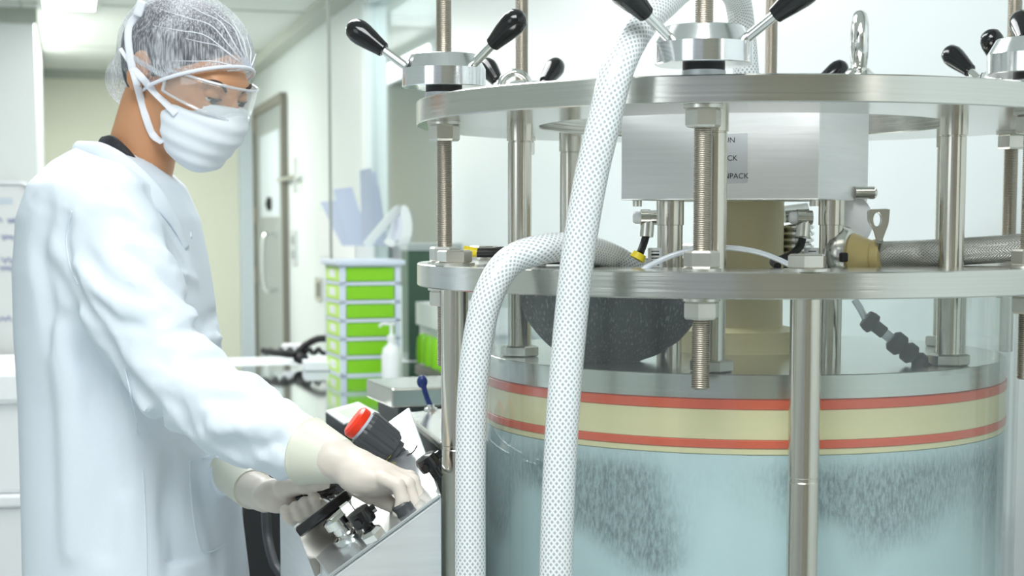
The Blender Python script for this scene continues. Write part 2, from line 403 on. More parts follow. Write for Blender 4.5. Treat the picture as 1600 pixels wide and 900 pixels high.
def nets(fn, lo, hi, h):
    lo = np.array(lo, float); hi = np.array(hi, float); n = np.ceil((hi-lo)/h).astype(int)+1
    xs = [lo[i]+h*np.arange(n[i]) for i in range(3)]
    D = np.empty(n)
    YY, ZZ = np.meshgrid(xs[1], xs[2], indexing='ij')
    st = max(1, int(400000/(n[1]*n[2])))
    for i in range(0, n[0], st):
        xx = xs[0][i:i+st]
        P = np.stack([np.broadcast_to(xx[:, None, None], (len(xx),)+YY.shape), np.broadcast_to(YY, (len(xx),)+YY.shape), np.broadcast_to(ZZ, (len(xx),)+YY.shape)], -1)
        D[i:i+st] = fn(P)
    Sg = D < 0
    acc = np.zeros(tuple(n-1)+(3,)); cnt = np.zeros(tuple(n-1))
    offs = [(a, b, c) for a in (0, 1) for b in (0, 1) for c in (0, 1)]
    def sl(o): return tuple(slice(o[i], n[i]-1+o[i]) for i in range(3))
    for ax in range(3):
        for o in offs:
            if o[ax]: continue
            o2 = list(o); o2[ax] = 1
            d1 = D[sl(o)]; d2 = D[sl(o2)]; cr = (d1 < 0) != (d2 < 0)
            t = np.where(cr, d1/np.where(cr, d1-d2, 1), 0)
            for k in range(3):
                acc[..., k] += np.where(cr, (t if k == ax else o[k]), 0)
            cnt += cr
    act = cnt > 0
    idx = -np.ones(act.shape, int); idx[act] = np.arange(act.sum())
    cells = np.argwhere(act)
    V_ = lo + h*(cells + acc[act]/cnt[act][:, None])
    F_ = []
    for ax in range(3):
        b, c = (ax+1) % 3, (ax+2) % 3
        s1 = [slice(None)]*3; s2 = [slice(None)]*3; s1[ax] = slice(0, n[ax]-1); s2[ax] = slice(1, n[ax])
        a1 = Sg[tuple(s1)]; a2 = Sg[tuple(s2)]; cr = a1 != a2
        e = np.argwhere(cr); e = e[(e[:, b] > 0) & (e[:, c] > 0) & (e[:, b] < n[b]-1) & (e[:, c] < n[c]-1)]
        inside = a1[tuple(e.T)]
        def cell(db, dc):
            q = e.copy(); q[:, b] -= db; q[:, c] -= dc; return idx[tuple(q.T)]
        q = np.stack([cell(1, 1), cell(0, 1), cell(0, 0), cell(1, 0)], 1)
        q[~inside] = q[~inside][:, ::-1]
        q = q[(q >= 0).all(1)]
        F_.append(q)
    return V_, np.concatenate(F_)
def sdf_obj(name, fn, lo, hi, h, m, parent=None, smooth_it=2):
    v, f = nets(fn, lo, hi, h)
    if smooth_it:
        e = np.concatenate([f[:, [0, 1]], f[:, [1, 2]], f[:, [2, 3]], f[:, [3, 0]]])
        for _ in range(smooth_it):
            a = np.zeros_like(v); c = np.zeros(len(v))
            np.add.at(a, e[:, 0], v[e[:, 1]]); np.add.at(a, e[:, 1], v[e[:, 0]]); np.add.at(c, e[:, 0], 1); np.add.at(c, e[:, 1], 1)
            v = v*.5 + .5*a/np.maximum(c, 1)[:, None]
    return link(name, v, f.tolist(), m, parent, True, angle=0)
def hit(fn, x, y, d0, d1, lift=0.0):
    """first surface of a field along the line of sight through x,y"""
    a = V(x, y, d0); b = V(x, y, d1); n = 400
    P = np.array([a.lerp(b, i/n) for i in range(n+1)]); D = fn(P)
    k = np.argmax(D < lift) if (D < lift).any() else int(np.argmin(D))
    return Vector(P[k])

# ================================================================== THE ROOM
RW, LF = 1.55, 14.2      # right wall, far wall
def rbox(name, a0, a1, b0, b1, z0, z1, m, parent=None, bevel=0):
    g = G(); P = [R(a0, b0, z0), R(a1, b0, z0), R(a1, b1, z0), R(a0, b1, z0), R(a0, b0, z1), R(a1, b0, z1), R(a1, b1, z1), R(a0, b1, z1)]
    g.hexa(P); return g.obj(name, m, parent, smooth=False, bevel=bevel)
struct(rbox('floor', -4, 4, -2.5, 15, -0.1, 0, 'floor'))
struct(rbox('ceiling', -4, 4, -0.2, 15, CEIL, CEIL+.1, 'ceiling'))
struct(rbox('wall_back', -1.2, RW+.12, -2.6, -2.5, 0, CEIL, noise_var(mat('warm_back_wall', (.50, .47, .38), .5), (.8, .8, .8), .1)))
struct(rbox('ceiling', -1.2, RW+.12, -2.5, -.2, CEIL, CEIL+.1, 'ceiling'))
struct(rbox('wall_far', -4, RW+.2, LF, LF+.1, 0, CEIL, 'wallfar'))
struct(rbox('wall_left', -4.1, -4, -2.5, 15, 0, CEIL, 'wallwhite'))
# right wall with a window opening (b from WB0 to WB1)
def bcol(x, a):
    th = math.atan((x-800)/F) + AX; return a/math.tan(th)
WB1, WB0 = bcol(573, RW), bcol(702, RW)
wr = rbox('wall_right', RW, RW+.12, WB1, LF, 0, CEIL, 'wallright'); struct(wr)
struct(rbox('wall_right', RW, RW+.12, -2.5, WB0, 0, CEIL, 'wallright'))
struct(rbox('wall_right', RW, RW+.12, WB0, WB1, 0, 1.12, 'wallright'))
struct(rbox('wall_right', RW, RW+.12, WB0, WB1, 2.62, CEIL, 'wallright'))
win = struct(rbox('window_1', RW+.05, RW+.062, WB0, WB1, 1.12, 2.62, 'pane'))
fr = rbox('window_frame', RW-.012, RW+.03, WB1-.02, WB1+.03, 1.12, 2.62, 'wallwhite', win)
rbox('window_frame', RW-.012, RW+.03, WB0, WB0+.05, 1.12, 2.62, 'wallwhite', win)
# corridor beyond the window
struct(rbox('wall_corridor', RW*1.55, RW*1.55+.1, 4, LF, 0, CEIL, 'corridor'))
struct(rbox('trim_1', RW-.11, RW, 0, LF, CEIL-.07, CEIL, 'cove'))
struct(rbox('trim_2', -4, RW, LF-.08, LF, CEIL-.07, CEIL, 'cove'))
struct(rbox('trim_3', RW-.1, RW, LF-.2, LF-.002, 0, CEIL-.07, 'trim'))
struct(rbox('trim_4', RW-.012, RW, 10.6, 11.9-.15, 0.0, 0.12, 'trim'))
# left block of wall with the whiteboard
LB0 = 10.2; LA = LB0*math.tan(math.atan((64-800)/F)+AX)
struct(rbox('wall_block', -4, LA, LB0, LF, 0, CEIL-.0, 'wallwhite'))
struct(rbox('trim_5', -4, LA+.02, LB0-.03, LB0, CEIL-.09, CEIL, 'cove'))
struct(rbox('baseboard_far', LA, RW, LF-.02, LF, 0, .1, 'trim'))
# ceiling panel joints
for b in (3.0, 5.4, 7.8, 9.9, 12.2):
    struct(rbox('trim_6', -4, RW-.11, b, b+.012, CEIL-.006, CEIL, 'cove'))
for a in (-1.5, -.25, .6):
    struct(rbox('trim_7', a, a+.012, 1, LF, CEIL-.006, CEIL, 'cove'))

# the ceiling lights
for i, (b0, b1) in enumerate([(6.6, 9.95), (2.4, 4.8)]):
    t = thing('ceiling_light', R(0, (b0+b1)/2, CEIL), ['long glowing white light panel set in the ceiling above the whiteboard side', 'nearest light panel set in the ceiling over the bench'][i], 'light')
    rbox('diffuser', -.115, .18, b0, b1, CEIL-.03, CEIL-.012, 'lamp', t)
    g = G()
    for a0, a1, c0, c1 in ((-.145, -.115, b0-.03, b1+.03), (.18, .21, b0-.03, b1+.03), (-.115, .18, b0-.03, b0), (-.115, .18, b1, b1+.03)):
        g.hexa([R(a0, c0, CEIL-.035), R(a1, c0, CEIL-.035), R(a1, c1, CEIL-.035), R(a0, c1, CEIL-.035), R(a0, c0, CEIL), R(a1, c0, CEIL), R(a1, c1, CEIL), R(a0, c1, CEIL)])
    g.obj('frame', 'ceiling', t, smooth=False)

t = thing('corridor_lamp', R(RW*1.55, 11.3, 2.5), 'bright lamp on the corridor wall seen through the window', 'lamp')
rbox('diffuser', RW*1.55-.05, RW*1.55-.001, 10.6, 12.3, 2.52, 2.66, 'lamp', t, .02)
rbox('back_plate', RW*1.55-.02, RW*1.55-.001, 10.5, 12.4, 2.50, 2.68, 'wallwhite', t)
# door on the right wall
b0, b1 = bcol(452, RW), bcol(408, RW)
dr = struct(rbox('door_1', RW-.03, RW-.002, b0, b1, 0, 2.33, 'door'))
g = G()
for c0, c1, z0, z1 in ((b0-.03, b0, 0, 2.37), (b1, b1+.05, 0, 2.37), (b0, b1, 2.33, 2.40)):
    g.hexa([R(RW-.05, c0, z0), R(RW, c0, z0), R(RW, c1, z0), R(RW-.05, c1, z0), R(RW-.05, c0, z1), R(RW, c0, z1), R(RW, c1, z1), R(RW-.05, c1, z1)])
g.obj('door_frame', 'doorframe', dr, smooth=False)
rbox('door_pane', RW-.034, RW-.03, b0+.25, b1-.35, 1.5, 2.15, 'trim', dr)
g = G(); hb = bcol(440, RW); g.tube([R(RW-.03, hb, .95), R(RW-.13, hb, .97), R(RW-.13, hb, 1.34), R(RW-.03, hb, 1.36)], .018, 10, sub=6); g.obj('door_handle', 'chrome', dr)
for z in (.95, 1.45, 2.2):
    rbox('hinge', RW-.055, RW-.03, b1-.06, b1+.03, z, z+.13, 'thread', dr)
g = G(); g.lathe([(.0, 0), (.05, 0), (.055, .03), (.0, .05)], R(RW-.03, bcol(432, RW), 1.60), 20, axis=R(-1, 0, 0)); g.obj('door_lock', 'blackrub', dr)
g = G(); g.cyl(R(RW-.04, bcol(446, RW), 1.77), R(RW-.04, bcol(474, RW), 1.77), .018); g.cyl(R(RW-.04, bcol(473, RW), 1.66), R(RW-.04, bcol(473, RW), 1.9), .014)
tag(g.obj('door_bar', 'chrome'), 'small metal latch bar on the wall beside the grey door', 'latch')
t = thing('wall_switch', R(RW, bcol(462, RW), 1.15), 'grey switch plate on the wall just right of the grey door', 'switch')
rbox('plate', RW-.015, RW, bcol(466, RW), bcol(458, RW), 1.15, 1.4, 'label', t, .003)
rbox('button', RW-.022, RW-.015, bcol(464, RW), bcol(460, RW), 1.2, 1.26, 'door', t)
rbox('button', RW-.022, RW-.015, bcol(464, RW), bcol(460, RW), 1.30, 1.36, 'door', t)
t = thing('wall_socket', R(RW, bcol(499, RW), .95), 'steel socket plate low on the wall beside the green drawer tower', 'socket')
rbox('plate', RW-.015, RW, bcol(504, RW), bcol(496, RW), .95, 1.1, 'steel', t, .003)
rbox('socket_face', RW-.02, RW-.015, bcol(502, RW), bcol(498, RW), .98, 1.07, 'doorframe', t)

# whiteboard
bx = LB0-.03
def aL(x, b): return b*math.tan(math.atan((x-800)/F)+AX)
t = thing('whiteboard', R(aL(10, bx), bx, Zat(555, 10.2)), 'whiteboard with blue handwriting on the white wall behind the man', 'whiteboard')
a1 = aL(51, bx); z0, z1 = Zat(556, 9.9), Zat(287, 9.9)
g = G(); g.hexa([R(a1-1.2, bx-.02, z0), R(a1, bx-.02, z0), R(a1, bx+.02, z0), R(a1-1.2, bx+.02, z0), R(a1-1.2, bx-.02, z1), R(a1, bx-.02, z1), R(a1, bx+.02, z1), R(a1-1.2, bx+.02, z1)])
g.obj('board', 'whiteplastic', t, smooth=False, bevel=.01)
g = G(); rc = .06; pts = []
for (ca, cz, s0) in ((a1-rc, z1-rc, 0), (a1-1.2+rc, z1-rc, PI/2), (a1-1.2+rc, z0+rc, PI), (a1-rc, z0+rc, 1.5*PI)):
    for k in range(5):
        q = s0+k*PI/8; pts.append(R(ca+rc*math.cos(q), bx-.03, cz+rc*math.sin(q)))
pts.append(pts[0]); g.tube(pts, .014, 8, raw=True); g.obj('frame', 'label', t)
for row, (z, n) in enumerate([(Zat(345, 9.9), 7), (Zat(370, 9.9), 4), (Zat(405, 9.9), 8), (Zat(418, 9.9), 6), (Zat(495, 9.9), 2)]):
    a = a1-.62; g = G()
    while a < a1-.06-(.1 if n < 5 else 0):
        L = random.uniform(.05, .12); P = []
        for k in range(10): P.append(R(a+L*k/9, bx-.024, z+.022*math.sin(k*2.1+a*30)*random.uniform(.5, 1)))
        g.tube(P, .0028, 5, sub=2); a += L+.035
    g.obj('handwriting', 'bluepen', t)
g = G(); g.hexa([R(a1-.22, bx-.026, z1-.13), R(a1-.1, bx-.026, z1-.13), R(a1-.1, bx-.02, z1-.13), R(a1-.22, bx-.02, z1-.13), R(a1-.22, bx-.026, z1-.09), R(a1-.1, bx-.026, z1-.09), R(a1-.1, bx-.02, z1-.09), R(a1-.22, bx-.02, z1-.09)])
g.obj('heading_mark', 'lilac', t, smooth=False)
rbox('pen_tray', a1-1.1, a1-.06, bx-.09, bx-.02, z0-.03, z0+.02, 'blackrub', t, .005)
# white tubs standing left behind the man
bt = 4.6; z = 0.0
for i, (h, inset) in enumerate([(.26, .0), (.235, .005), (.24, .0), (.33, .006)]):
    t = thing('storage_tub', R(-.42, bt, z), ['lowest white plastic storage tub of the stack behind the man', 'second white plastic storage tub from the floor in the stack behind the man', 'third white plastic storage tub from the floor in the stack behind the man', 'topmost white plastic storage tub, with a wide flat lid, behind the man'][i], 'storage tub', 'white tubs stacked behind the man')
    a1 = -.125+inset
    rbox('tub', a1-.6, a1, bt-.25, bt+.25, z, z+h-.035, 'whiteplastic', t, .012)
    if i < 3: rbox('lid', a1-.615, a1+.015, bt-.265, bt+.265, z+h-.035, z+h, 'whiteplastic', t, .008)
    else: rbox('lid', a1-.615, a1+.02, bt-.27, bt+.265, z+h-.09, z+h, 'whiteplastic', t, .015)
    z += h

# ================================================================== BENCH AND WHAT STANDS ON IT
BZ = .90; bf = 6.35
t = thing('bench', R(1, 4.4, 0), 'polished steel laboratory bench top along the wall behind the control console', 'bench')
rbox('worktop', .47, RW-.005, 2.72, bf-.2, BZ-.03, BZ, 'bench', t)
rbox('edge_shelf', .47, RW-.005, bf-.198, bf+.2, BZ-.05, BZ, 'benchlip', t, .002)
for a in (.53, RW-.08):
    for b in (2.85, bf-.1):
        g = G(); g.hexa([R(a-.02, b-.02, 0), R(a+.02, b-.02, 0), R(a+.02, b+.02, 0), R(a-.02, b+.02, 0), R(a-.02, b-.02, BZ-.03), R(a+.02, b-.02, BZ-.03), R(a+.02, b+.02, BZ-.03), R(a-.02, b+.02, BZ-.03)])
        g.obj('leg', 'steel', t, smooth=False)
rbox('cabinet', .58, RW-.12, 2.9, bf-.15, .08, BZ-.031, 'whiteplastic', t)

# green drawer tower, front turned slightly to the left
base = V(575, 568, 5.85); base.z = BZ; DT = 5.85
def tw(a, b, z): 
    """tower frame: a right, b back"""
    return tower_o + Vector((a*math.cos(.28)-b*math.sin(.28)*-1*0, 0, 0))
yaw = math.radians(18)
tr = Matrix.Rotation(yaw, 3, 'Z')
pr = V(623, 570, 5.85); front_w = .225; side_d = .30
org = V(533, 572, 5.70); org.z = BZ
def TW(a, b, z): return Vector((org.x, org.y, BZ+z)) + tr @ Vector((a, b, 0))
H = .40; NR = 6
t = thing('drawer_tower', TW(.1, .14, 0), 'tall desktop tower of lime green drawers in a pale frame on the bench', 'drawer tower')
def tbox(name, a0, a1, b0, b1, z0, z1, m, par, bev=.0):
    g = G(); g.hexa([TW(a0, b0, z0), TW(a1, b0, z0), TW(a1, b1, z0), TW(a0, b1, z0), TW(a0, b0, z1), TW(a1, b0, z1), TW(a1, b1, z1), TW(a0, b1, z1)])
    return g.obj(name, m, par, smooth=False, bevel=bev)
# frame posts, shelves and back
g = G()
def gb(a0, a1, b0, b1, z0, z1): g.hexa([TW(a0, b0, z0), TW(a1, b0, z0), TW(a1, b1, z0), TW(a0, b1, z0), TW(a0, b0, z1), TW(a1, b0, z1), TW(a1, b1, z1), TW(a0, b1, z1)])
pit = H/NR
for (a, b) in ((0, 0), (.202, 0), (0, .255), (.202, .255)): gb(a, a+.02, b, b+.02, 0, H)
for k in range(NR+1):
    gb(.0, .222, .0, .275, max(0, k*pit-.006), max(.008, k*pit+.006))
gb(0, .222, .268, .275, 0, H)
g.obj('frame', 'lilac', t, smooth=False)
tbox('top_tray', -.015, .237, -.015, .29, H, H+.018, 'lilac', t, .004)
for k in range(NR):
    z0 = k*pit+.0085; z1 = (k+1)*pit-.0085
    d = tbox('drawer', .023, .199, .003, .262, z0, z1, 'green', t, .002)
    tbox('drawer_side', -.0005, .022, .022, .253, z0, z1, 'limeside', d)
    tbox('side_label', -.0015, -.0006, .09, .19, z0+.012, z1-.01, 'whiteplastic', d)
# paper rolls on top of the tower
t2 = thing('paper_strip', TW(.08, .1, H+.018), 'curled white paper strip, tall open loop, on the green drawer tower', 'paper')
g = G()
def Q(x, y, z):
    p = V(x, y, 1.0)-Vector((0, 0, CZ)); k = (z-CZ)/p.z; return Vector((0, 0, CZ))+p*k
def PX(x, y, d=5.75): return V(x, y, d)
g.tube([PX(572, 384), PX(590, 362), PX(614, 334), PX(628, 324), PX(636, 345), PX(634, 372), PX(618, 383), PX(603, 374)], .022, 12, flat=.1, upv=(.75, .66, 0), sub=8)
g.obj('strip', 'wallwhite', t2)
g = G(); g.tube([PX(611, 378, 5.8), PX(618, 350, 5.8), PX(627, 335, 5.8), PX(630, 355, 5.8), PX(624, 376, 5.8)], .022, 12, flat=.1, upv=(.75, .66, 0), sub=8)
g.obj('strip', 'paper', t2)
# leaflet holder on the wall with papers
hb0 = bcol(598, RW)
t = thing('leaflet_holder', R(RW, hb0, 1.35), 'white wall pocket holding upright papers above the green drawer tower', 'leaflet holder')
hx1, hx0 = bcol(523, RW), bcol(585, RW)
g = G()
for (a0, a1_, c0, c1, z0, z1) in ((RW-.10, RW-.094, hx0, hx1, 1.25, 1.52), (RW-.10, RW, hx0, hx0+.01, 1.25, 1.52), (RW-.10, RW, hx1-.01, hx1, 1.25, 1.52), (RW-.10, RW, hx0, hx1, 1.25, 1.256)):
    g.hexa([R(a0, c0, z0), R(a1_, c0, z0), R(a1_, c1, z0), R(a0, c1, z0), R(a0, c0, z1), R(a1_, c0, z1), R(a1_, c1, z1), R(a0, c1, z1)])
g.obj('pocket', 'whiteplastic', t, smooth=False)
for i, (x0, x1, y0, y1, ln) in enumerate([(560, 574, 262, 384, 14), (566, 584, 268, 384, 12), (574, 592, 290, 384, 8), (540, 566, 292, 384, -8), (528, 556, 312, 384, -16)]):
    d = 6.9+.12*i
    P = [V(x0, y1, d), V(x1+10, y1, d+.01), V(x1, y0, d), V(x0, y0+4, d)]
    for q in P[:]: pass
    gg = G(); P = [V(x0+6, y1, d), V(x1+14, y1, d+.02), V(x1+ln-8, y0, d+.02), V(x0+ln-12, y0+4, d)]
    gg.prism(P, (0, .004, 0)); 
    tag(gg.obj('leaflet', ['leaf_blue', 'leaf_blue2'][i % 2], smooth=False), ['tallest bluish leaflet standing upright above the drawer tower', 'bluish leaflet just right of the tallest one above the drawer tower', 'rightmost short leaflet standing above the drawer tower', 'leaflet leaning left above the drawer tower', 'leftmost leaflet curling over above the drawer tower'][i], 'leaflet', 'papers in the wall pocket')
# thin pole
g = G(); pb = V(519, 570, 6.15); g.cyl((pb.x, pb.y, BZ), (pb.x, pb.y, CEIL), .006)
tag(g.obj('thin_pole', mat('grey_pole_paint', (.36, .39, .36), .4)), 'thin grey vertical pole from the bench to the ceiling beside the drawer tower', 'pole')
# cables and papers on the bench, far left
t = thing('headset', V(440, 552, 6.1), 'tangled black cord and headset lying on the far end of the bench', 'headset'); 
g = G(); zb = BZ
P = [V(412, 548, 6.1), V(440, 552, 6.0), V(462, 553, 6.05), V(476, 540, 6.1), V(495, 530, 6.1), V(512, 529, 6.1)]
g.tube(P, .014, 10, sub=8); g.obj('headband', 'blackrub', t)
g = G(); P = [V(412+k*4.5, 549+4*math.sin(k*1.9), 6.1+.05*math.cos(k*1.9)) for k in range(22)]; g.tube(P, .009, 8, sub=4); g.obj('coiled_cord', 'blackrub', t)
g = G(); g.ell(V(470, 560, 6.05), (.03, .03, .022)); g.obj('ear_pad', 'blackrub', t)
g = G(); g.box(Q(497, 570, BZ+.018), (.11, .14, .034), .2); tag(g.obj('paper_stack', 'paper', smooth=False, bevel=.004), 'small stack of white paper beside the black cord on the bench', 'paper stack')
g = G(); g.box(V(458, 543, 6.3), (.09, .1, .03), .1); tag(g.obj('white_packet', 'whiteplastic', smooth=False, bevel=.006), 'small white packet behind the black cord on the bench end', 'packet')
# pump bottle in front of the tower
pbase = V(612, 570, 5.6); pbase.z = BZ
t = thing('pump_bottle', pbase, 'clear and white pump bottle standing before the green drawer tower', 'bottle')
g = G(); g.lathe([(.034, 0), (.036, .01), (.036, .085), (.03, .11), (.014, .125), (.014, .14)], pbase, 24); g.obj('bottle', 'whiteplastic', t)
g = G(); g.lathe([(.016, .14), (.016, .155), (.006, .158), (.006, .19), (.013, .192), (.013, .20)], pbase, 20); g.tube([pbase+Vector((0, 0, .195)), pbase+Vector((-.03, -.01, .197)), pbase+Vector((-.042, -.01, .187))], .005, 8); g.obj('pump', 'whiteplastic', t)
# carton, and block imitating a reflection, on the bench near the wall
def pbox(name, x0, x1, y0, y1, d, dep, m, par=None, bevel=.003, zmin=None):
    a = V(x0, y1, d); b = V(x1, y0, d); z0 = a.z if zmin is None else zmin
    g = G(); n = R(0, 1, 0); 
    p = [Vector((a.x, a.y, z0)), Vector((b.x, a.y, z0))]; P = p + [p[1]+n*dep, p[0]+n*dep]
    g.hexa(P + [Vector((q.x, q.y, b.z)) for q in P]); return g.obj(name, m, par, smooth=False, bevel=bevel)
# reagent carton: long side runs along the wall
cb0, cb1 = 5.2, 5.85; ca = 1.27
t = thing('reagent_carton', R(ca, 5.6, BZ), 'white topped carton with green windows on the bench behind the left post', 'carton')
rbox('body', ca, ca+.2, cb0, cb1, BZ, BZ+.17, 'label', t)
rbox('lid', ca-.012, ca+.2, cb0-.01, cb1+.01, BZ+.17, BZ+.255, 'whiteplastic', t)
rbox('base_rail', ca-.015, ca+.2, cb0-.012, cb1+.012, BZ+.001, BZ+.018, 'doorframe', t)
for k in range(5):
    g = G(); c = cb0+.08+k*.12; g.lathe([(.0, 0), (.025, 0), (.028, .03), (.026, .09), (.015, .11), (.0, .11)], R(ca-.004, c, BZ+.03), 14); g.obj('green_bottle', 'green', t)
t = thing('reflection_stand_in', R(1.4, 6.0, BZ), 'dark green added block imitating a reflection on the bench between the drawer tower and the window', 'case')
rbox('case', 1.30, 1.52, 6.2, 6.33, BZ, BZ+.44, mat('dark_green_reflection', (0.05, .11, .07), .3), t, .006)  # added solid in place of a dark green reflection
rbox('stand_in_top', 1.295, 1.525, 6.195, 6.335, BZ+.44, BZ+.47, 'corridor', t, .004)

# weighing scale with steel platform
sb = V(640, 705, 3.35); sb.z = BZ
t = thing('weighing_scale', sb, 'platform scale with steel top and dark base on the bench behind the console', 'scale')
a = V(570, 600, 3.3); corner = V(612, 640, 3.1)
zt_, zb_ = V(612, 607, 3.1).z, V(612, 638, 3.1).z
def Q(x, y, z):
    """point at height z on the line of sight through x,y"""
    p = V(x, y, 1.0)-Vector((0, 0, CZ)); k = (z-CZ)/p.z; return Vector((0, 0, CZ))+p*k
top = [Q(572, 592, zt_), Q(612, 607, zt_), Q(760, 603, zt_), Q(700, 586, zt_)]
g = G(); g.hexa([Vector((p.x, p.y, zb_)) for p in top]+top); g.obj('platform', 'steel', t, smooth=False, bevel=.004)
cx = sum((p for p in top), Vector())/4
g = G(); g.hexa([Vector((cx.x+(p.x-cx.x)*.8, cx.y+(p.y-cx.y)*.8, BZ)) for p in top]+[Vector((cx.x+(p.x-cx.x)*.8, cx.y+(p.y-cx.y)*.8, zb_)) for p in top]); g.obj('base', 'darkgrey', t, smooth=False, bevel=.004)
# scale display, wedge with grey screen
zt2 = V(545, 655, 3.1).z
top = [Q(508, 644, zt2+.012), Q(537, 664, zt2-.004), Q(594, 648, zt2+.0), Q(560, 630, zt2+.016)]
t = thing('scale_display', Vector((top[1].x, top[1].y, BZ)), 'small wedge display unit with pale screen on the bench before the scale', 'display')
g = G(); g.hexa([p-Vector((0, 0, .024)) for p in top]+top); g.obj('housing', 'darkgrey', t, smooth=False, bevel=.003)
cc = sum(top, Vector())/4; up = Vector((0, 0, .003))
g = G(); g.hexa([cc+(p-cc)*.98 for p in top]+[cc+(p-cc)*.98+up for p in top]); g.obj('face_plate', 'whiteplastic', t, smooth=False)
g = G(); g.hexa([cc+(p-cc)*.55+up for p in top]+[cc+(p-cc)*.55+up*1.4 for p in top]); g.obj('screen', mat('pale_green_screen', (.55, .66, .5), .2), t, smooth=False)
g = G(); lo = [cc+(p-cc)*.75 for p in top]; g.hexa([Vector((p.x, p.y, BZ)) for p in lo]+[p-Vector((0, 0, .024)) for p in lo]); g.obj('stand', mat('dark_green_stand', (.04, .1, .02), .4), t, smooth=False)

# ================================================================== CONTROL CONSOLE
t = thing('control_console', V(600, 1000, 2.1), 'sloped stainless steel control console the man leans over', 'console')
u0 = V(520, 900, 1.90); ud = R(1, 0, 0); vd = R(0, 1, 0); slope = math.radians(34)
sd = ud*math.cos(slope) + Vector((0, 0, math.sin(slope)))      # up the slope
nn = vd.cross(sd)*-1
if nn.z < 0: nn = -nn
def CP(u, v, n=0.0): return u0 + sd*u + vd*v + nn*n
TH = .50
def drop(p, z): return Vector((p.x, p.y, z))
U0, U1 = .0, .162
g = G(); poly = [CP(U0, 0), CP(U1, 0), drop(CP(U1, 0), .55), drop(CP(U0, 0), .55)]
U2 = .245
g.hexa([drop(CP(U0, 0), .55), drop(CP(U1, 0), .55), drop(CP(U2, TH), .55), drop(CP(U0, TH), .55), CP(U0, 0), CP(U1, 0), CP(U2, TH), CP(U0, TH)])
g.obj('body', 'boxsteel', t, smooth=False, bevel=.003)
g = G(); g.hexa([CP(U0-.004, -.004, .001), CP(U1, -.004, .001), CP(U2, TH+.004, .001), CP(U0-.004, TH+.004, .001), CP(U0-.004, -.004, .005), CP(U1, -.004, .005), CP(U2, TH+.004, .005), CP(U0-.004, TH+.004, .005)]); g.obj('sloped_panel', noise_var(mat('satin_panel_steel', (.74, .78, .80), .22, .85), (4, 4, 4), .05), t, smooth=False, bevel=.0015)
g = G(); 
for (uu, vv) in ((U0+.03, .04), (U1-.03, .04), (U0+.03, TH-.04), (U1-.03, TH-.04)):
    p = drop(CP(uu, vv), 0); g = G(); g.cyl(p, drop(p, .56), .02); g.obj('leg', 'post', t)
def onp(x, y):
    """console u,v under pixel"""
    o = Vector((0, 0, CZ)); dr_ = V(x, y, 1)-o; k = (CP(0, 0, .005)-o).dot(nn)/dr_.dot(nn); return o+dr_*k
# ribbed selector with red cap
b_ = onp(648, 722); ax = (V(583, 676, (b_-Vector((0,0,CZ))).y*0+2.05) - V(640, 718, 2.08)).normalized()
bp0 = V(640, 722, 2.22); 
axv = Vector((-.78, -.12, .62)).normalized()
g = G(); g.lathe([(.010, -.01), (.012, .02), (.017, .022), (.017, .035)], bp0, 20, axv); gs = g.obj('selector_stem', 'darkgrey', t)
g = G(); prof = []
segs = 48; vs = []; 
q = axv.to_track_quat('Z', 'Y').to_matrix()
L0 = .030
for (r, h) in ((.021, 0), (.0265, .008), (.0285, .046), (.027, .052)):
    for k in range(segs):
        rr = r*(1-.05*(k % 4 < 1)); a = 2*PI*k/segs; vs.append(bp0 + axv*(L0) + q @ Vector((rr*math.cos(a), rr*math.sin(a), h)))
fs = [tuple(reversed(range(segs)))] + [(i*segs+k, i*segs+(k+1) % segs, (i+1)*segs+(k+1) % segs, (i+1)*segs+k) for i in range(3) for k in range(segs)] + [tuple(3*segs+k for k in range(segs))]
g.add(vs, fs); sel = g.obj('ribbed_selector', 'darkgrey', t, smooth=False)
g = G(); g.lathe([(.022, .082), (.0225, .086), (.0225, .0861)], bp0, 28, axv); g.obj('grey_collar', 'lilac', sel)
g = G(); g.lathe([(.023, .086), (.024, .088), (.024, .096), (.02, .10), (.0, .101)], bp0, 28, axv); g.obj('red_cap', 'red', sel)
g = G(); g.cyl(V(602, 722, 2.24), V(606, 708, 2.2), .006); g.obj('yellow_mark', 'yellow', t)
# small black knobs
def blackknob(x, y, s=1.0, name='black_knob'):
    p = onp(x, y); g = G(); g.lathe([(.006*s, -.002), (.006*s, .012*s), (.0125*s, .012*s), (.0135*s, .018*s), (.012*s, .028*s), (.0, .030*s)], p, 16, nn)
    for k in range(3):
        a = k*2.1; d = (sd*math.cos(a)+vd*math.sin(a)); g.cyl(p+nn*.02*s, p+nn*.02*s+d*.017*s, .0045*s, seg=10)
    return g.obj(name, 'black', t)
k1 = blackknob(582, 832, 1.2); blackknob(684, 744, 1.1)
g = G(); g.lathe([(.012, 0), (.0125, .002), (.0125, .012), (.011, .014), (0, .0145)], onp(634, 800), 24, nn); g.obj('turn_knob', 'darkgrey', t)
g = G(); p = onp(586, 840); g.lathe([(.016, 0), (.016, .008), (.010, .012)], p, 6, nn); g.obj('knob_nut', 'chrome', k1, smooth=False)
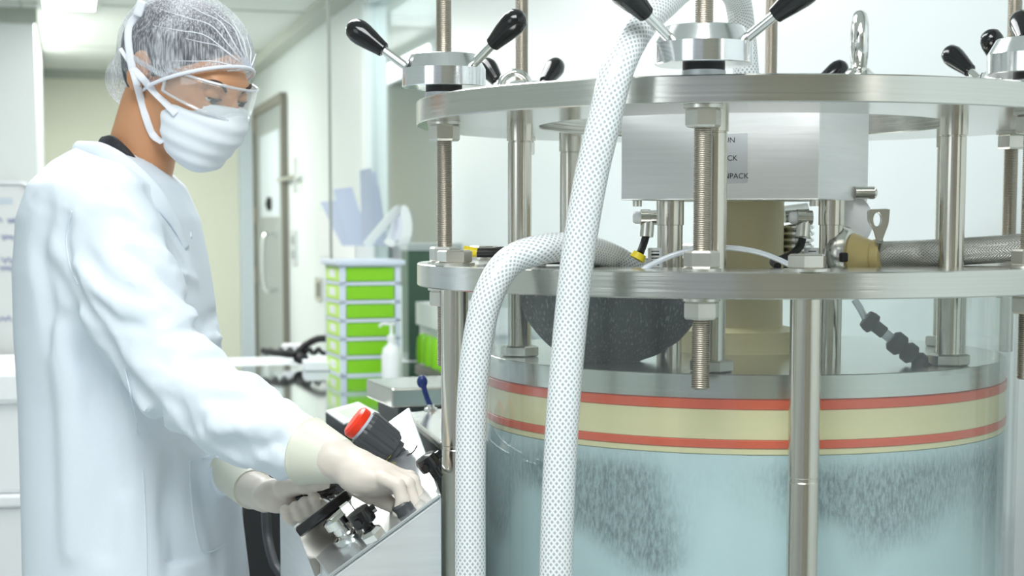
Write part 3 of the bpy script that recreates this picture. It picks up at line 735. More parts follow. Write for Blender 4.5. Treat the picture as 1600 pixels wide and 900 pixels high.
# valve unit: chrome body, grey flap plate and long black bar
p = onp(535, 850)
g = G(); g.lathe([(.019, 0), (.021, .004), (.021, .010), (.013, .013), (.013, .022), (.018, .024), (.018, .034), (.009, .037)], onp(548, 842), 24, nn)
g.cyl(onp(540, 850)+nn*.03, onp(566, 826)+nn*.03, .009); g.lathe([(.013, 0), (.013, .012)], onp(560, 834)+nn*.03, 6, sd)
g.obj('chrome_valve', 'chrome', t)
e1 = V(466, 832, 1.97); e2 = V(546, 771, 2.02); bv = (e2-e1).normalized()
g = G(); bn = bv.cross(Vector((0, 1, 0))).normalized(); rot = Matrix((bv, Vector((0, 1, 0)), bn)).transposed()
g.box((e1+e2)/2, ((e2-e1).length, .012, .014), rot=rot); g.obj('black_bar', 'black', t, smooth=False, bevel=.002)
g = G(); g.prism([e1+Vector((0, .006, -.004)), e2+Vector((0, .006, -.004)), e2+Vector((.008, .02, -.058)), e1+Vector((.018, .02, -.062))], Vector((0, .004, 0))); g.obj('flap_plate', noise_var(mat('dull_bronze_steel', (.45, .42, .38), .3, .9), (6, 6, 6), .2), t, smooth=False, bevel=.001)
g = G(); g.box(V(535, 800, 2.03), (.03, .025, .026), rot=rot); g.cyl(V(535, 800, 2.03), onp(548, 842)+nn*.03, .009); g.obj('bar_clamp', 'black', t, smooth=False, bevel=.003)
# T handle that the far hand grips
g = G(); h1 = V(468, 778, 2.14); h2 = V(524, 765, 2.12); g.cyl(h1, h2, .0105, seg=20); g.lathe([(.013, 0), (.014, .004), (.013, .009)], h2, 20, (h2-h1)); g.obj('grip_handle', 'black', t)
g = G(); g.cyl(V(524, 770, 2.12), V(538, 800, 2.05), .006); g.lathe([(.011, -.008), (.013, 0), (.011, .01)], V(531, 784, 2.09), 16, (.3, 0, -1)); g.cyl(V(500, 778, 2.13), V(520, 792, 2.08), .006); g.obj('handle_linkage', 'chrome', t)
# engraved curved lines on panel
g = G(); g.tube([onp(548, 808)+nn*.0005, onp(562, 798)+nn*.0005, onp(578, 792)+nn*.0005], .0009, 6); g.obj('engraved_mark', 'print', t); g = G(); g.tube([onp(636, 712)+nn*.0005, onp(646, 706)+nn*.0005, onp(652, 696)+nn*.0005], .0009, 6); g.obj('engraved_mark', 'print', t)
# steel key box behind the console
zl_ = Zat(640, 2.65)
top = [Q(630, 645, zl_), Q(688, 690, zl_), Q(722, 686, zl_), Q(700, 637, zl_)]
t = thing('key_box', Vector((top[0].x, top[0].y, .5)), 'grey steel box with a blue key in its lid beside the left post', 'box')
lo = [top[0], top[1], top[2], top[3]]
g = G(); g.hexa([p-Vector((0, 0, .014)) for p in lo]+lo); g.obj('lid', 'steel', t, smooth=False, bevel=.004)
cc = sum(lo, Vector())/4
g = G(); g.hexa([drop(cc+(p-cc)*.9, 0) for p in lo]+[drop(cc+(p-cc)*.9, zl_-.0142) for p in lo]); g.obj('cabinet', 'darkgrey', t, smooth=False)
kb = Q(673, 641, zl_)
g = G(); g.lathe([(.011, 0), (.011, .004), (.006, .006), (.006, .010)], kb, 18); g.obj('lock', 'chrome', t)
g = G(); kt = V(660, 600, (kb.y)/math.cos(PT)); kt = Vector((kb.x-.013, kb.y, kb.z+.045)); 
g.tube([kb+Vector((0, 0, .006)), kb.lerp(kt, .5), kt], .0048, 10, sub=4); g.ell(kt+Vector((-.001, 0, .003)), (.009, .005, .011)); g.obj('key', 'blue', t)
# black bin and hose in the gap behind the console
t = thing('equipment_bin', V(430, 1000, 2.9), 'black bin on the floor in the gap between the man and the console', 'bin')
g = G(); a = V(376, 700, 3.0); bw = V(462, 700, 3.0)
g.hexa([Vector((a.x+.02, a.y, 0)), Vector((bw.x-.02, a.y, 0)), Vector((bw.x-.02, a.y+.28, 0)), Vector((a.x+.02, a.y+.28, 0)), Vector((a.x, a.y-.02, 1.02)), Vector((bw.x, a.y-.02, 1.02)), Vector((bw.x, a.y+.3, 1.02)), Vector((a.x, a.y+.3, 1.02))])
g.obj('body', 'blackrub', t, smooth=False, bevel=.01)
g = G(); g.tube([Vector((a.x-.005, a.y-.025, 1.02)), Vector((bw.x+.005, a.y-.025, 1.02)), Vector((bw.x+.005, a.y+.305, 1.02)), Vector((a.x-.005, a.y+.305, 1.02)), Vector((a.x-.005, a.y-.025, 1.02))], .009, 8, raw=True); g.obj('rim', 'darkgrey', t)
g = G(); g.tube([V(415, 800, 2.6), V(418, 840, 2.6), V(428, 880, 2.58), V(445, 920, 2.56), V(450, 1040, 2.56), V(452, 1250, 2.56)], .008, 10); 
tag(g.obj('grey_cable', 'darkgrey'), 'thin dark grey cable hanging in the gap left of the console', 'cable')

# ================================================================== CHROMATOGRAPHY COLUMN
CX, CYY = .3182, 2.2
RB, RP = .4228, .4494
ZT, TT, ZL, TL = 1.6136, .0311, 1.3962, .0305
PH = -.2482; RS = .0103
def pol(r, a, z): return Vector((CX+r*math.sin(a), CYY-r*math.cos(a), z))
colm = thing('chromatography_column', (CX, CYY, 0), 'large round steel and clear acrylic column press filling the right of the photo', 'machine')
def ring(name, r0, r1, z0, z1, m, par, seg=128, ch=.0015):
    g = G(); g.lathe([(r1-ch, z0), (r1, z0+ch), (r1, z1-ch), (r1-ch, z1), (r0+ch, z1), (r0, z1-ch), (r0, z0+ch), (r0+ch, z0)], (CX, CYY, 0), seg, closed=True)
    return g.obj(name, m, par, angle=30)
ring('top_plate', .281, RP, ZT-TT, ZT, 'plate', colm)
ring('middle_plate', .281, RP, ZL-TL, ZL, 'plate', colm)
def thread_prof(r, z0, z1, p=.0024):
    pr = [(0, z0), (r-.002, z0)]; z = z0+.001
    while z < z1-p: pr += [(r-.0013, z), (r, z+p*.35), (r, z+p*.65), (r-.0013, z+p)]; z += p
    pr += [(r-.002, z1), (0, z1)]; return pr
def hexnut(c, s, z0, z1, ph=0.3):
    g = G(); n = 6; hh = (z1-z0)
    g.lathe([(s*.90, z0), (s, z0+hh*.12), (s, z1-hh*.12), (s*.90, z1)], (c.x, c.y, 0), 6, ph=ph); return g
def washer(c, r, z0, z1):
    g = G(); g.lathe([(r, z0), (r, z1)], (c.x, c.y, 0), 28); return g
AZ = {0: (213, 333), -1: (168, 322), -2: (118, 62), 3: (10, 165), 2: (122, 238), 1: (80, 330)}
def lever_knob(c, az, par, el=36):
    a = math.radians(az); e = math.radians(el); dr_ = Vector((math.cos(a)*math.cos(e), math.sin(a)*math.cos(e), math.sin(e)))
    b0_ = c + Vector((math.cos(a), math.sin(a), 0))*.046
    g = G(); g.cyl(b0_-dr_*.004, b0_+dr_*.05, .0058, seg=16); l = g.obj('lever', 'chrome', par)
    g = G(); k = b0_+dr_*.043; g.lathe([(.0085, 0), (.0098, .001), (.0105, .006), (.0135, .022), (.0158, .036), (.0160, .044), (.0135, .053), (.0075, .0585), (0, .060)], k, 24, dr_); g.obj('knob', 'black', par)
for k in (0, -1, -2, 3, 2, 1):
    a = PH + k*PI/3; c = pol(RB, a, 0); s_top = 2.05
    g = G(); g.lathe(thread_prof(RS, ZL-.134, s_top), (c.x, c.y, 0), 20); st = g.obj('threaded_stud', 'thread', colm, angle=0)
    hexnut(c, .0205, ZT-TT-.0255, ZT-TT-.004, .35+a).obj('hex_nut', 'nut', st, smooth=False)
    washer(c, .0222, ZT-TT-.0042, ZT-TT-.0001).obj('washer', 'nut', st)
    hexnut(c, .0205, ZL+.003, ZL+.023, .1+a).obj('hex_nut', 'nut', st, smooth=False)
    washer(c, .0222, ZL+.0001, ZL+.003).obj('washer', 'nut', st)
    hexnut(c, .0205, ZL-TL-.024, ZL-TL-.0035, .5+a).obj('hex_nut', 'nut', st, smooth=False)
    washer(c, .0222, ZL-TL-.0035, ZL-TL-.0001).obj('washer', 'nut', st)
    # star nut above the top plate
    g = G(); n = 16; prof = [(.0535, ZT+.0125), (.0545, ZT+.0135), (.0545, ZT+.036), (.0445, ZT+.0535), (.043, ZT+.0545), (.0, ZT+.0545)]
    g.lathe(prof, (c.x, c.y, 0), 64, ph=a); hub = g.obj('star_nut', 'hub', colm, angle=25)
    washer(c, .0245, ZT+.0001, ZT+.0062).obj('grey_washer', 'label', hub)
    washer(c, .0238, ZT+.0062, ZT+.0125).obj('black_washer', 'blackrub', hub)
    for az in AZ[k]: lever_knob(Vector((c.x, c.y, ZT+.037)), az, hub)
# tie posts down to the floor
for a in (1.6, -67, 62, 122, 182, -122):
    a = math.radians(a); c = pol(RB+.003, a, 0)
    g = G(); g.lathe([(.0177, .0), (.0177, 1.158), (.0172, 1.159), (.0172, 1.163), (.0177, 1.164), (.0177, ZL-TL)], (c.x, c.y, 0), 32); po = g.obj('support_post', 'post', colm, angle=20)
    hexnut(c, .0225, ZL+.0032, ZL+.0195, .2+a).obj('bolt_head', 'nut', po, smooth=False)
    washer(c, .026, ZL+.0001, ZL+.0032).obj('washer', 'nut', po)
    g = G(); g.lathe([(.04, 0), (.04, .012), (.02, .02)], (c.x, c.y, 0), 24); g.obj('foot', 'steel', po)
# rods between the plates down to the piston
ZA1 = Zat(586, CYY-.355); ZA0 = Zat(625, CYY-.355)
for k in range(6):
    a = PH+k*PI/3; c = pol(.32, a, 0)
    g = G(); g.lathe([(.0172, ZT-TT), (.0172, ZT-TT-.024), (.0150, ZT-TT-.0245), (.0150, ZT-TT-.0255), (.0158, ZT-TT-.026), (.0158, ZA1)][::-1], (c.x, c.y, 0), 28); rd = g.obj('piston_rod', 'post', colm, angle=15)
    hexnut(c, .026, ZA1+.0002, ZA1+.014, a).obj('hex_nut', 'nut', rd, smooth=False)
# piston
def disc(name, r, z0, z1, m, par, seg=128):
    g = G(); g.lathe([(r-.001, z0), (r, z0+.001), (r, z1-.001), (r-.001, z1)], (CX, CYY, 0), seg); return g.obj(name, m, par, angle=30)
pis = disc('piston_disc', .355, ZA0, ZA1, 'plate', colm)
dF = CYY-.357
z_o1 = Zat(641, dF); z_c1 = Zat(689, dF); z_o2 = Zat(702, dF); z_c2 = Zat(712, dF)
disc('orange_seal', .3572, z_o1, ZA0-.0004, 'orange', pis)
disc('cream_band', .3562, z_c1, z_o1, 'cream', pis)
disc('orange_seal', .3572, z_o2, z_c1, 'orange', pis)
disc('cream_foot', .3558, z_c2, z_o2, 'cream', pis)
# clear cylinder
g = G(); g.lathe([(.372, .62), (.372, ZL-TL-.0002)], (CX, CYY, 0), 128); 
cyl_ = G(); cyl_.lathe([(.372, .62), (.372, ZL-TL-.0002), (.3600, ZL-TL-.0002), (.3600, .62)], (CX, CYY, 0), 128, closed=True)
cyl_.obj('clear_cylinder', 'acrylic', colm, angle=30)
ring('bottom_plate', .05, RP, .59, .62, 'plate', colm)
# slurry
g = G(); g.lathe([(.3555, .622), (.3555, z_c2-.0005)], (CX, CYY, 0), 128)
sl = g.obj('slurry', 'slurry', angle=30); tag(sl, 'pale blue grey grainy slurry filling the clear cylinder below the seals', 'slurry', kind='stuff')
me = sl.data
dz = (z_c2-.0005)-.622
for v in me.vertices: v.co.z -= dz
sl.location.z += dz
# centre pipe
g = G(); g.lathe([(.058, ZA1), (.058, ZT-TT-.10), (.0, ZT-TT-.10)], (CX, CYY, 0), 48); g.obj('centre_pipe', 'creampipe', colm)
g = G(); g.lathe([(.085, ZA1+.0001), (.085, ZA1+.03), (.062, ZA1+.035)], (CX, CYY, 0), 40); g.obj('pipe_collar', 'cream', colm)
# eye bolts
def eyebolt(c, rz, R0=.0225, r=.0062):
    g = G(); pts = []
    n = 28; cc = Vector((c.x, c.y, ZT+.010+R0+r*.6)); d = Vector((math.cos(rz), math.sin(rz), 0))
    vs = []; fs = []; sg = 12
    for i in range(n):
        t_ = 2*PI*i/n; ctr = cc + d*R0*math.cos(t_) + Vector((0, 0, R0*math.sin(t_)*1.1)); rad = (ctr-cc).normalized(); bn = d.cross(Vector((0, 0, 1)))
        for k in range(sg): q = 2*PI*k/sg; vs.append(ctr + rad*r*math.cos(q) + bn*r*math.sin(q))
    for i in range(n):
        for k in range(sg): fs.append((i*sg+k, ((i+1) % n)*sg+k, ((i+1) % n)*sg+(k+1) % sg, i*sg+(k+1) % sg))
    g.add(vs, fs); g.lathe([(.019, ZT+.0002), (.019, ZT+.004), (.012, ZT+.012), (.0, ZT+.013)], (c.x, c.y, 0), 24)
    return g.obj('lifting_eye', 'chrome', colm, angle=60)
eyebolt(pol(.37, math.radians(-122), 0), 0.1)
eyebolt(pol(.385, math.radians(11.5), 0), 1.42, .0255, .0088)
# small fittings on top plate seen over the rim


# dark speckled lump inside the cylinder
def lump_f(p):
    d = ell_d(p, V(955, 452, 2.03), (.118, .05, .098))
    d = smax(d, cap_d(p, V(836, 474, 2.03), V(1120, 480, 2.03), .102, .075), .01)
    d = np.minimum(d, ell_d(p, V(875, 478, 2.03), (.042, .02, .026)))
    d = d - .0015*vnoise(p*70)
    return smax(d, p[..., 2]-(ZL-TL-.003), .002)
c = V(950, 500, 2.03)
tag(sdf_obj('charcoal_lump', lump_f, (c.x-.2, c.y-.08, c.z-.12), (c.x+.2, c.y+.08, c.z+.16), .004, 'charcoal'), 'charcoal speckled bulging lump inside the clear cylinder under the middle plate', 'lump')
# dark barbed coupling inside at the right
t = thing('tube_coupling', V(1400, 575, 1.98), 'dark knobbly hose coupling slanting inside the clear cylinder at the right', 'coupling')
a = V(1352, 497, 1.98); b = V(1448, 573, 1.98); dv = (b-a); L = dv.length; 
g = G(); g.lathe([(0, 0), (.011, 0), (.013, .006), (.013, .013), (.008, .016), (.008, .03), (.0, .03)], a, 16, dv); g.obj('coupling_nut', 'darkgrey', t)
g = G(); m0 = a.lerp(b, .42); g.lathe([(0, 0), (.010, 0), (.014, .004), (.014, .016), (.009, .02), (.013, .024), (.013, .034), (.008, .038), (.011, .042), (.011, .05), (.006, .055), (.006, .066), (0, .066)], m0, 16, dv); g.obj('coupling_body', 'blackrub', t)
g = G(); g.cyl(a.lerp(b, .2), a.lerp(b, .45), .0065); g.obj('clear_sleeve', 'cleartube', t)
g = G(); g.tube([V(1335, 468, 1.98), V(1344, 482, 1.98), a], .0045, 10); g.obj('tube', 'cleartube', t)
# rim clamps on middle plate (right)
for x, d_ in ((1548, 1.98), (1478, 2.35)):
    pass

# ================================================================== ACTUATOR BOX ON THE COLUMN
n1 = V(1280, 300, 1.985); l1 = V(970, 300, 2.02); 
e1 = Vector((l1.x-n1.x, l1.y-n1.y, 0)); wv = e1.length; e1n = e1.normalized(); e2n = Vector((-e1n.y, e1n.x, 0)); e2n = e2n if e2n.y > 0 else -e2n
# depth direction chosen so the right side shows
bk = V(1356, 300, 2.16); e2 = Vector((bk.x-n1.x, bk.y-n1.y, 0))
zb = V(1280, 312, 1.985).z; ztop = ZT-.008
t = thing('actuator_box', Vector((n1.x, n1.y, zb)), 'satin steel box with a printed label between the two round plates', 'steel box')
def BX(s, q, z): return Vector((n1.x, n1.y, 0)) + e1*s + e2*q + Vector((0, 0, z))
g = G(); g.hexa([BX(1, 0, zb), BX(0, 0, zb), BX(0, 1, zb), BX(1, 1, zb), BX(1, 0, ztop), BX(0, 0, ztop), BX(0, 1, ztop), BX(1, 1, ztop)]); g.obj('housing', 'boxsteel', t, smooth=False, bevel=.0015)
fn_ = -(e2n)
def FS(x, y): 
    o = Vector((0, 0, CZ)); d_ = V(x, y, 1)-o; k = (BX(0, 0, 0)-o).dot(e2n)/d_.dot(e2n); return o+d_*k
lp = [FS(1120, 210), FS(1120, 288), FS(1168, 285), FS(1168, 208)]
g = G(); g.prism([p+fn_*.0002 for p in lp], fn_*.0006); lab = g.obj('label_plate', 'label', t, smooth=False)
def text(s, p, size, xdir, updir, m, par, name='printed_word'):
    cu = bpy.data.curves.new(name, 'FONT'); cu.body = s; cu.size = size; cu.extrude = .0001
    o = bpy.data.objects.new(name, cu); COL.objects.link(o)
    bpy.context.view_layer.update(); dg = bpy.context.evaluated_depsgraph_get(); me = bpy.data.meshes.new_from_object(o.evaluated_get(dg))
    bpy.data.objects.remove(o); x = Vector(xdir).normalized(); z = Vector(updir).normalized(); nrm = x.cross(z)
    vs = [p + x*v.co.x + z*v.co.y + nrm*v.co.z for v in me.vertices]; fs = [tuple(pp.vertices) for pp in me.polygons]
    return link(name, vs, fs, m, par, False)
for s, x, y in (('RUN', 1124, 223), ('PACK', 1122, 251), ('UNPACK', 1122, 279)):
    text(s, FS(x, y)+fn_*.001, .0095, -e1n, (0, 0, 1), 'print', lab)
for s_, q_ in ((.05, .1), (.95, .1), (.05, .8)):
    p = BX(s_, q_, zb); g = G(); g.cyl(p-Vector((0, 0, .008)), p+Vector((0, 0, .002)), .006, seg=12); g.obj('foot_bolt', 'nut', t)
g = G(); p = BX(0, .7, V(1360, 301, 2.1).z); g.cyl(p, p+Vector((.026, .004, 0)), .0085, seg=20); g.ell(p+Vector((.026, .004, 0)), (.006, .0085, .0085)); g.obj('side_knob', 'steel', t)
def leg_(xc, w_, d_, y0=312, y1=440):
    c = V(xc, 350, d_); r = w_/2*d_/F
    g = G(); z1 = zb; zm = V(xc, 352, d_).z
    g.lathe([(r*.92, ZA1), (r*.92, zm), (r, zm+.0005), (r, z1)], (c.x, c.y, 0), 28); return g.obj('guide_leg', 'post', t, angle=30)
leg_(1047, 43, 2.07); leg_(1299, 40, 2.03)
# chrome valve body behind the centre pipe
g = G(); c = V(1243, 360, 2.22); 
prof = []; 
for k in range(9): prof += [(.021, k*.009), (.026, k*.009+.003), (.026, k*.009+.006), (.021, k*.009+.009)]
g.lathe(prof, (c.x, c.y, V(1243, 440, 2.22).z), 24); g.cyl(V(1225, 335, 2.2), V(1262, 330, 2.2), .012); g.obj('ribbed_valve_body', 'chrome', t)
# two proximity sensors with cables
def sensor(x, y, d_, lab_, cab, side, tagcol=None):
    t = thing('sensor', V(x, y+80, d_), lab_, 'sensor')
    g = G(); g.lathe([(0, 0), (.006, .001), (.008, .004), (.008, .010), (.006, .011)], V(x-16, y, d_), 18, (1, 0, 0)); g.obj('white_tip', 'whiteplastic', t)
    g = G(); g.lathe([(.0078, .010), (.0105, .0105), (.0105, .022), (.009, .0225), (.009, .03), (.0, .03)], V(x-16, y, d_), 18, (1, .0, 0)); g.obj('barrel', 'steel', t)
    g = G(); g.cyl(V(x+8, y+6, d_), V(x+6, y+30, d_), .0085, seg=18); g.obj('elbow_plug', 'nut', t)
    g = G(); g.tube([V(*q) for q in cab], .0048, 12); g.obj('cable', 'blackrub', t)
    p0 = V(x+20, y+48, d_+.012); p1 = V(x+20, y+92, d_+.012)
    g = G(); g.cyl(p1, p0, .0095, seg=20); g.obj('paper_wrap_label', 'whiteplastic', t)
    g = G()
    for k in range(7): 
        q = p0.lerp(p1, .1+.12*k); g.box(q+Vector((-.001, -.0093, 0)), (.010, .0008, .0012+.001*(k % 2)))
    g.obj('label_print', 'print', t)
    if tagcol:
        g = G(); g.cyl(V(*cab[-1]), V(cab[-1][0]-5, cab[-1][1]+9, cab[-1][2]), .0085, .010, seg=14); g.obj('yellow_plug', 'yellow', t)
    return t
sensor(1004, 340, 1.99, 'left sensor with white tip and yellow cable plug under the steel box', [(1010, 366, 1.99), (1006, 380, 1.99), (1000, 396, 1.98)], 1, True)
sensor(1248, 340, 2.0, 'right sensor with white tip and curved black cable under the steel box', [(1254, 372, 2.0), (1250, 385, 2.0), (1236, 398, 1.99), (1220, 405, 1.98), (1208, 409, 1.95), (1215, 416, 1.93)], 1)
# clear tube arch
g = G(); g.tube([V(996, 432, 1.9), V(1010, 418, 1.9), V(1060, 396, 1.9), V(1120, 387, 1.9), V(1180, 393, 1.9), V(1230, 412, 1.9), V(1258, 432, 1.9)], .0034, 12)
tag(g.obj('clear_tube', 'cleartube'), 'thin clear plastic tube arching over the middle plate', 'tube')
# yellow tipped black cable on middle plate, left
t = thing('sensor_cable', pol(.40, math.radians(-64), ZL), 'black cable with a yellow plug lying on the middle plate at the left', 'cable')
g = G(); g.cyl(V(724, 391, 2.12), V(745, 395, 2.12), .0065); g.obj('yellow_plug', 'yellow', t)
g = G(); g.tube([V(745, 395, 2.12), V(765, 395, 2.12), V(790, 396, 2.12), V(815, 400, 2.1), V(850, 408, 2.08)], .0062, 12); g.tube([V(755, 397, 2.15), V(785, 391, 2.15), V(810, 398, 2.14)], .005, 10); g.obj('cable', 'blackrub', t)
g = G(); g.box(V(880, 405, 2.0), (.07, .03, .012), .2); tag(g.obj('cable_clip', 'blackrub', smooth=False, bevel=.004), 'flat black cable clip on the middle plate below the bent hose', 'clip')

# ================================================================== HOSES
HR = .0178
def hose(name, pts, r, m, lab_, sub=14):
    g = G(); g.tube(pts, r, 40, sub=sub, uv=True); o = g.obj(name, m, angle=0); tag(o, lab_, 'hose'); return o
hose('braided_hose', [V(866, 1180, 1.74), V(867, 1000, 1.74), V(869, 880, 1.74), V(873, 760, 1.74), V(880, 640, 1.74), V(890, 520, 1.74), V(903, 400, 1.735), V(922, 285, 1.73), V(944, 190, 1.725), V(966, 105, 1.73), V(1000, 40, 1.77), V(1036, 5, 1.83), V(1075, -25, 1.95), V(1120, -30, 2.1), V(1150, -5, 2.2), V(1160, 50, 2.25), V(1166, 120, 2.26), V(1168, 170, 2.26)], .0185, 'braid', 'longer white braided hose crossing in front of both plates up to the top')
hose('braided_hose', [V(735, 1180, 1.83), V(735, 1000, 1.83), V(735, 880, 1.83), V(735, 740, 1.83), V(738, 620, 1.83), V(747, 530, 1.83), V(764, 460, 1.83), V(795, 410, 1.84), V(845, 390, 1.86), V(900, 387, 1.92), V(950, 400, 2.0), V(985, 420, 2.04), V(992, 434, 2.05)], .0178, 'braid', 'shorter white braided hose arching over the middle plate rim at the left')
# steel braided hose at the right with clamp
hose('grey_braided_hose', [V(1366, 399, 2.03), V(1430, 397, 2.02), V(1500, 393, 2.03), V(1580, 388, 2.02), V(1700, 378, 2.0), V(1850, 372, 1.98)], .0178, 'braidsteel', 'grey braided hose running out to the right above the middle plate')
t = thing('hose_clamp', V(1340, 425, 2.03), 'steel clamp with wing nut and amber hose fitting beside the grey braided hose', 'clamp')
axc = Vector((.86, -.5, 0)).normalized(); pc = V(1370, 399, 2.02)
g = G(); g.lathe([(.0, -.036), (.0275, -.036), (.0285, -.03), (.0245, -.020), (.0205, -.010), (.0190, -.006), (.0205, -.004), (.0208, .004), (.0190, .006), (.0, .006)], pc, 36, axc, ph=.2); g.obj('amber_fitting', 'yellowcream', t, smooth=True, angle=25)
g = G(); g.lathe([(.020, -.060), (.033, -.058), (.037, -.052), (.037, -.040), (.034, -.033), (.027, -.031), (.02, -.031)], pc, 32, axc); g.obj('clamp_ring', 'steel', t)
g = G(); cc = V(1372, 362, 2.0)
for sx in (-1,): pass
wn = []
for (x, y) in ((1355, 327), (1390, 326), (1388, 350), (1378, 378), (1370, 376), (1366, 362), (1356, 345)): wn.append(V(x, y, 2.0))
hole_c = V(1370, 343, 2.0)
# wing nut plate with a hole
n = len(wn); outer = wn; 
vs = []; fs = []; K = 28
def ray_poly(c, ang):
    d_ = Vector((math.cos(ang), 0, math.sin(ang))); best = None
    for i in range(n):
        a_, b_2 = outer[i]-c, outer[(i+1) % n]-c
        den = d_.x*(b_2.z-a_.z)-d_.z*(b_2.x-a_.x)
        if abs(den) < 1e-9: continue
        tt = (a_.x*(b_2.z-a_.z)-a_.z*(b_2.x-a_.x))/den; uu = (a_.x*d_.z-a_.z*d_.x)/den
        if tt > 0 and -1e-6 <= uu <= 1+1e-6: best = tt if best is None else max(best, tt)
    return c+d_*(best or .01)
for yy in (-.003, .003):
    for k in range(K):
        a = 2*PI*k/K; vs.append(hole_c+Vector((.0048*math.cos(a), yy, .0085*math.sin(a))))
    for k in range(K):
        p = ray_poly(hole_c, 2*PI*k/K); vs.append(p+Vector((0, yy, 0)))
for k in range(K):
    k2 = (k+1) % K
    fs += [(k, k2, K+k2, K+k), (2*K+k, 3*K+k, 3*K+k2, 2*K+k2), (k, 2*K+k, 2*K+k2, k2), (K+k, K+k2, 3*K+k2, 3*K+k)]
g.add(vs, fs); g.obj('wing_nut', 'steel', t, smooth=False, bevel=.0008)
g = G(); g.cyl(V(1374, 376, 2.0), V(1368, 400, 2.02), .005); g.obj('clamp_bolt', 'steel', t)
g = G(); g.box(V(1318, 402, 1.995), (.009, .012, .012), .1); g.obj('clamp_hinge', 'blackrub', t, smooth=False, bevel=.002)
g = G(); g.lathe([(.0, 0), (.036, 0), (.038, .003), (.036, .006), (.0, .007)], V(1322, 346, 2.12), 36, (.25, -1, 0)); 
tag(g.obj('pale_disc', 'whiteplastic'), 'pale round disc standing behind the hose clamp', 'disc')
# low brackets on the middle plate at the right rear
for i, (x, d_) in enumerate(((1545, 2.3), (1585, 2.32), (1460, 2.3))):
    c = V(x, 400, d_); g = G(); g.lathe([(.0, ZL+.0003), (.026, ZL+.0003), (.026, ZL+.004), (.017, ZL+.0045), (.017, ZL+.016), (.0, ZL+.017)], (c.x, c.y, 0), 6, ph=.4*i)
    tag(g.obj('cap_nut', 'nut', smooth=False), ['cap nut on the middle plate under the grey hose, left of the pair', 'cap nut on the middle plate under the grey hose at the photo edge', 'cap nut on the middle plate just left of the right rear rod'][i], 'nut')

# ================================================================== THE MAN
HD = 2.40
man = thing('person', V(210, 400, 2.46)*1.0 - Vector((0, 0, V(210, 400, 2.46).z)), 'person in white lab coat, hair net, face mask, goggles and gloves leaning over the console', 'person')
HO = V(298, 98, HD)
pitch, yw = math.radians(23), math.radians(-30)
RH = Matrix.Rotation(yw, 3, 'Z') @ Matrix.Rotation(pitch, 3, 'Y')
RHn = np.array(RH)
def Hd(x, y, z): return HO + RH @ Vector((x, y, z))
def toh(p): return (p-np.array(HO)) @ RHn
def head_f(p):
    q = toh(p)
    d = ell_d(q, (-.014, 0, .0), (.100, .074, .084))
    d = smin(d, ell_d(q, (.034, 0, -.045), (.060, .056, .082)), .03)
    d = smin(d, ell_d(q, (.030, 0, -.085), (.052, .048, .042)), .02)
    d = smin(d, ell_d(q, (.066, 0, -.112), (.022, .022, .018)), .02)
    for s in (-1, 1): d = smin(d, ell_d(q, (.060, .034*s, -.048), (.026, .022, .02)), .015)
    d = smin(d, cap_d(q, (.086, -.03, -.004), (.086, .03, -.004), .010), .014)
    d = smin(d, cap_d(q, (.092, 0, -.018), (.112, 0, -.050), .007, .012), .010)
    for s in (-1, 1):
        d = smax(d, -ell_d(q, (.101, .032*s, -.022), (.016, .016, .010)), .008)
        e = ell_d(q, (-.024, .079*s, -.028), (.020, .009, .033))
        e = smax(e, -ell_d(q, (-.020, .088*s, -.024), (.012, .008, .020)), .004)
        d = smin(d, e, .006)
    return d
nk0, nk1 = V(240, 165, 2.43), V(205, 305, 2.46)
def body_f(p):
    d = head_f(p)
    d = smin(d, cap_d(p, nk0, nk1, .049, .056), .02)
    d = smin(d, cap_d(p, V(160, 350, 2.30), V(200, 345, 2.62), .05), .05)
    d = smin(d, ell_d(p, V(175, 470, 2.46), (.09, .14, .2)), .04)
    d = smin(d, ell_d(p, V(200, 750, 2.47), (.10, .14, .18)), .04)
    d = smin(d, chain_d(p, [V(160, 350, 2.30), V(286, 602, 2.20), V(440, 690, 2.06), V(500, 712, 2.015), V(552, 730, 1.98)], [.045, .036, .022, .016, .014], .01), .02)
    d = smin(d, chain_d(p, [V(200, 345, 2.62), V(235, 520, 2.62), V(268, 650, 2.58), V(330, 705, 2.46), V(372, 742, 2.36), V(400, 768, 2.24)], [.045, .036, .03, .026, .022, .018], .01), .02)
    return d
sdf_obj('body', body_f, (-.80, 1.88, .85), (-.20, 2.76, 1.80), .0055, 'skin', man, 2)
# eyes, brows
for s in (-1, 1):
    g = G(); g.ell(Hd(.0815, .031*s, -.025), (.0112, .0112, .0112), seg=20); ey = g.obj('eye', 'eyewhite', man)
    g = G(); g.ell(Hd(.0895, .032*s, -.0295), (.0050, .0062, .0056), RH, 14, 10); g.obj('iris', 'iris', ey)
    g = G(); g.ell(Hd(.0812, .031*s, -.0205), (.0135, .0135, .0115), RH, seg=24); g.obj('eyelid', 'skin', man)
    g = G(); g.ell(Hd(.0795, .031*s, -.0375), (.0125, .0135, .0085), RH, seg=24); g.obj('eyelid', 'skin', man)
    g = G(); g.tube([Hd(.093, .016*s, -.010), Hd(.094, .028*s, -.003), Hd(.088, .042*s, -.001), Hd(.076, .052*s, -.006)], lambda t_: .0050*(1-.5*t_), 8, flat=.6); g.obj('eyebrow', 'brow', man)
    g = G(); g.tube([Hd(.0915, .018*s, -.0265), Hd(.0945, .030*s, -.0265), Hd(.088, .044*s, -.0265)], .0014, 8); g.obj('eyelashes', 'brow', man)
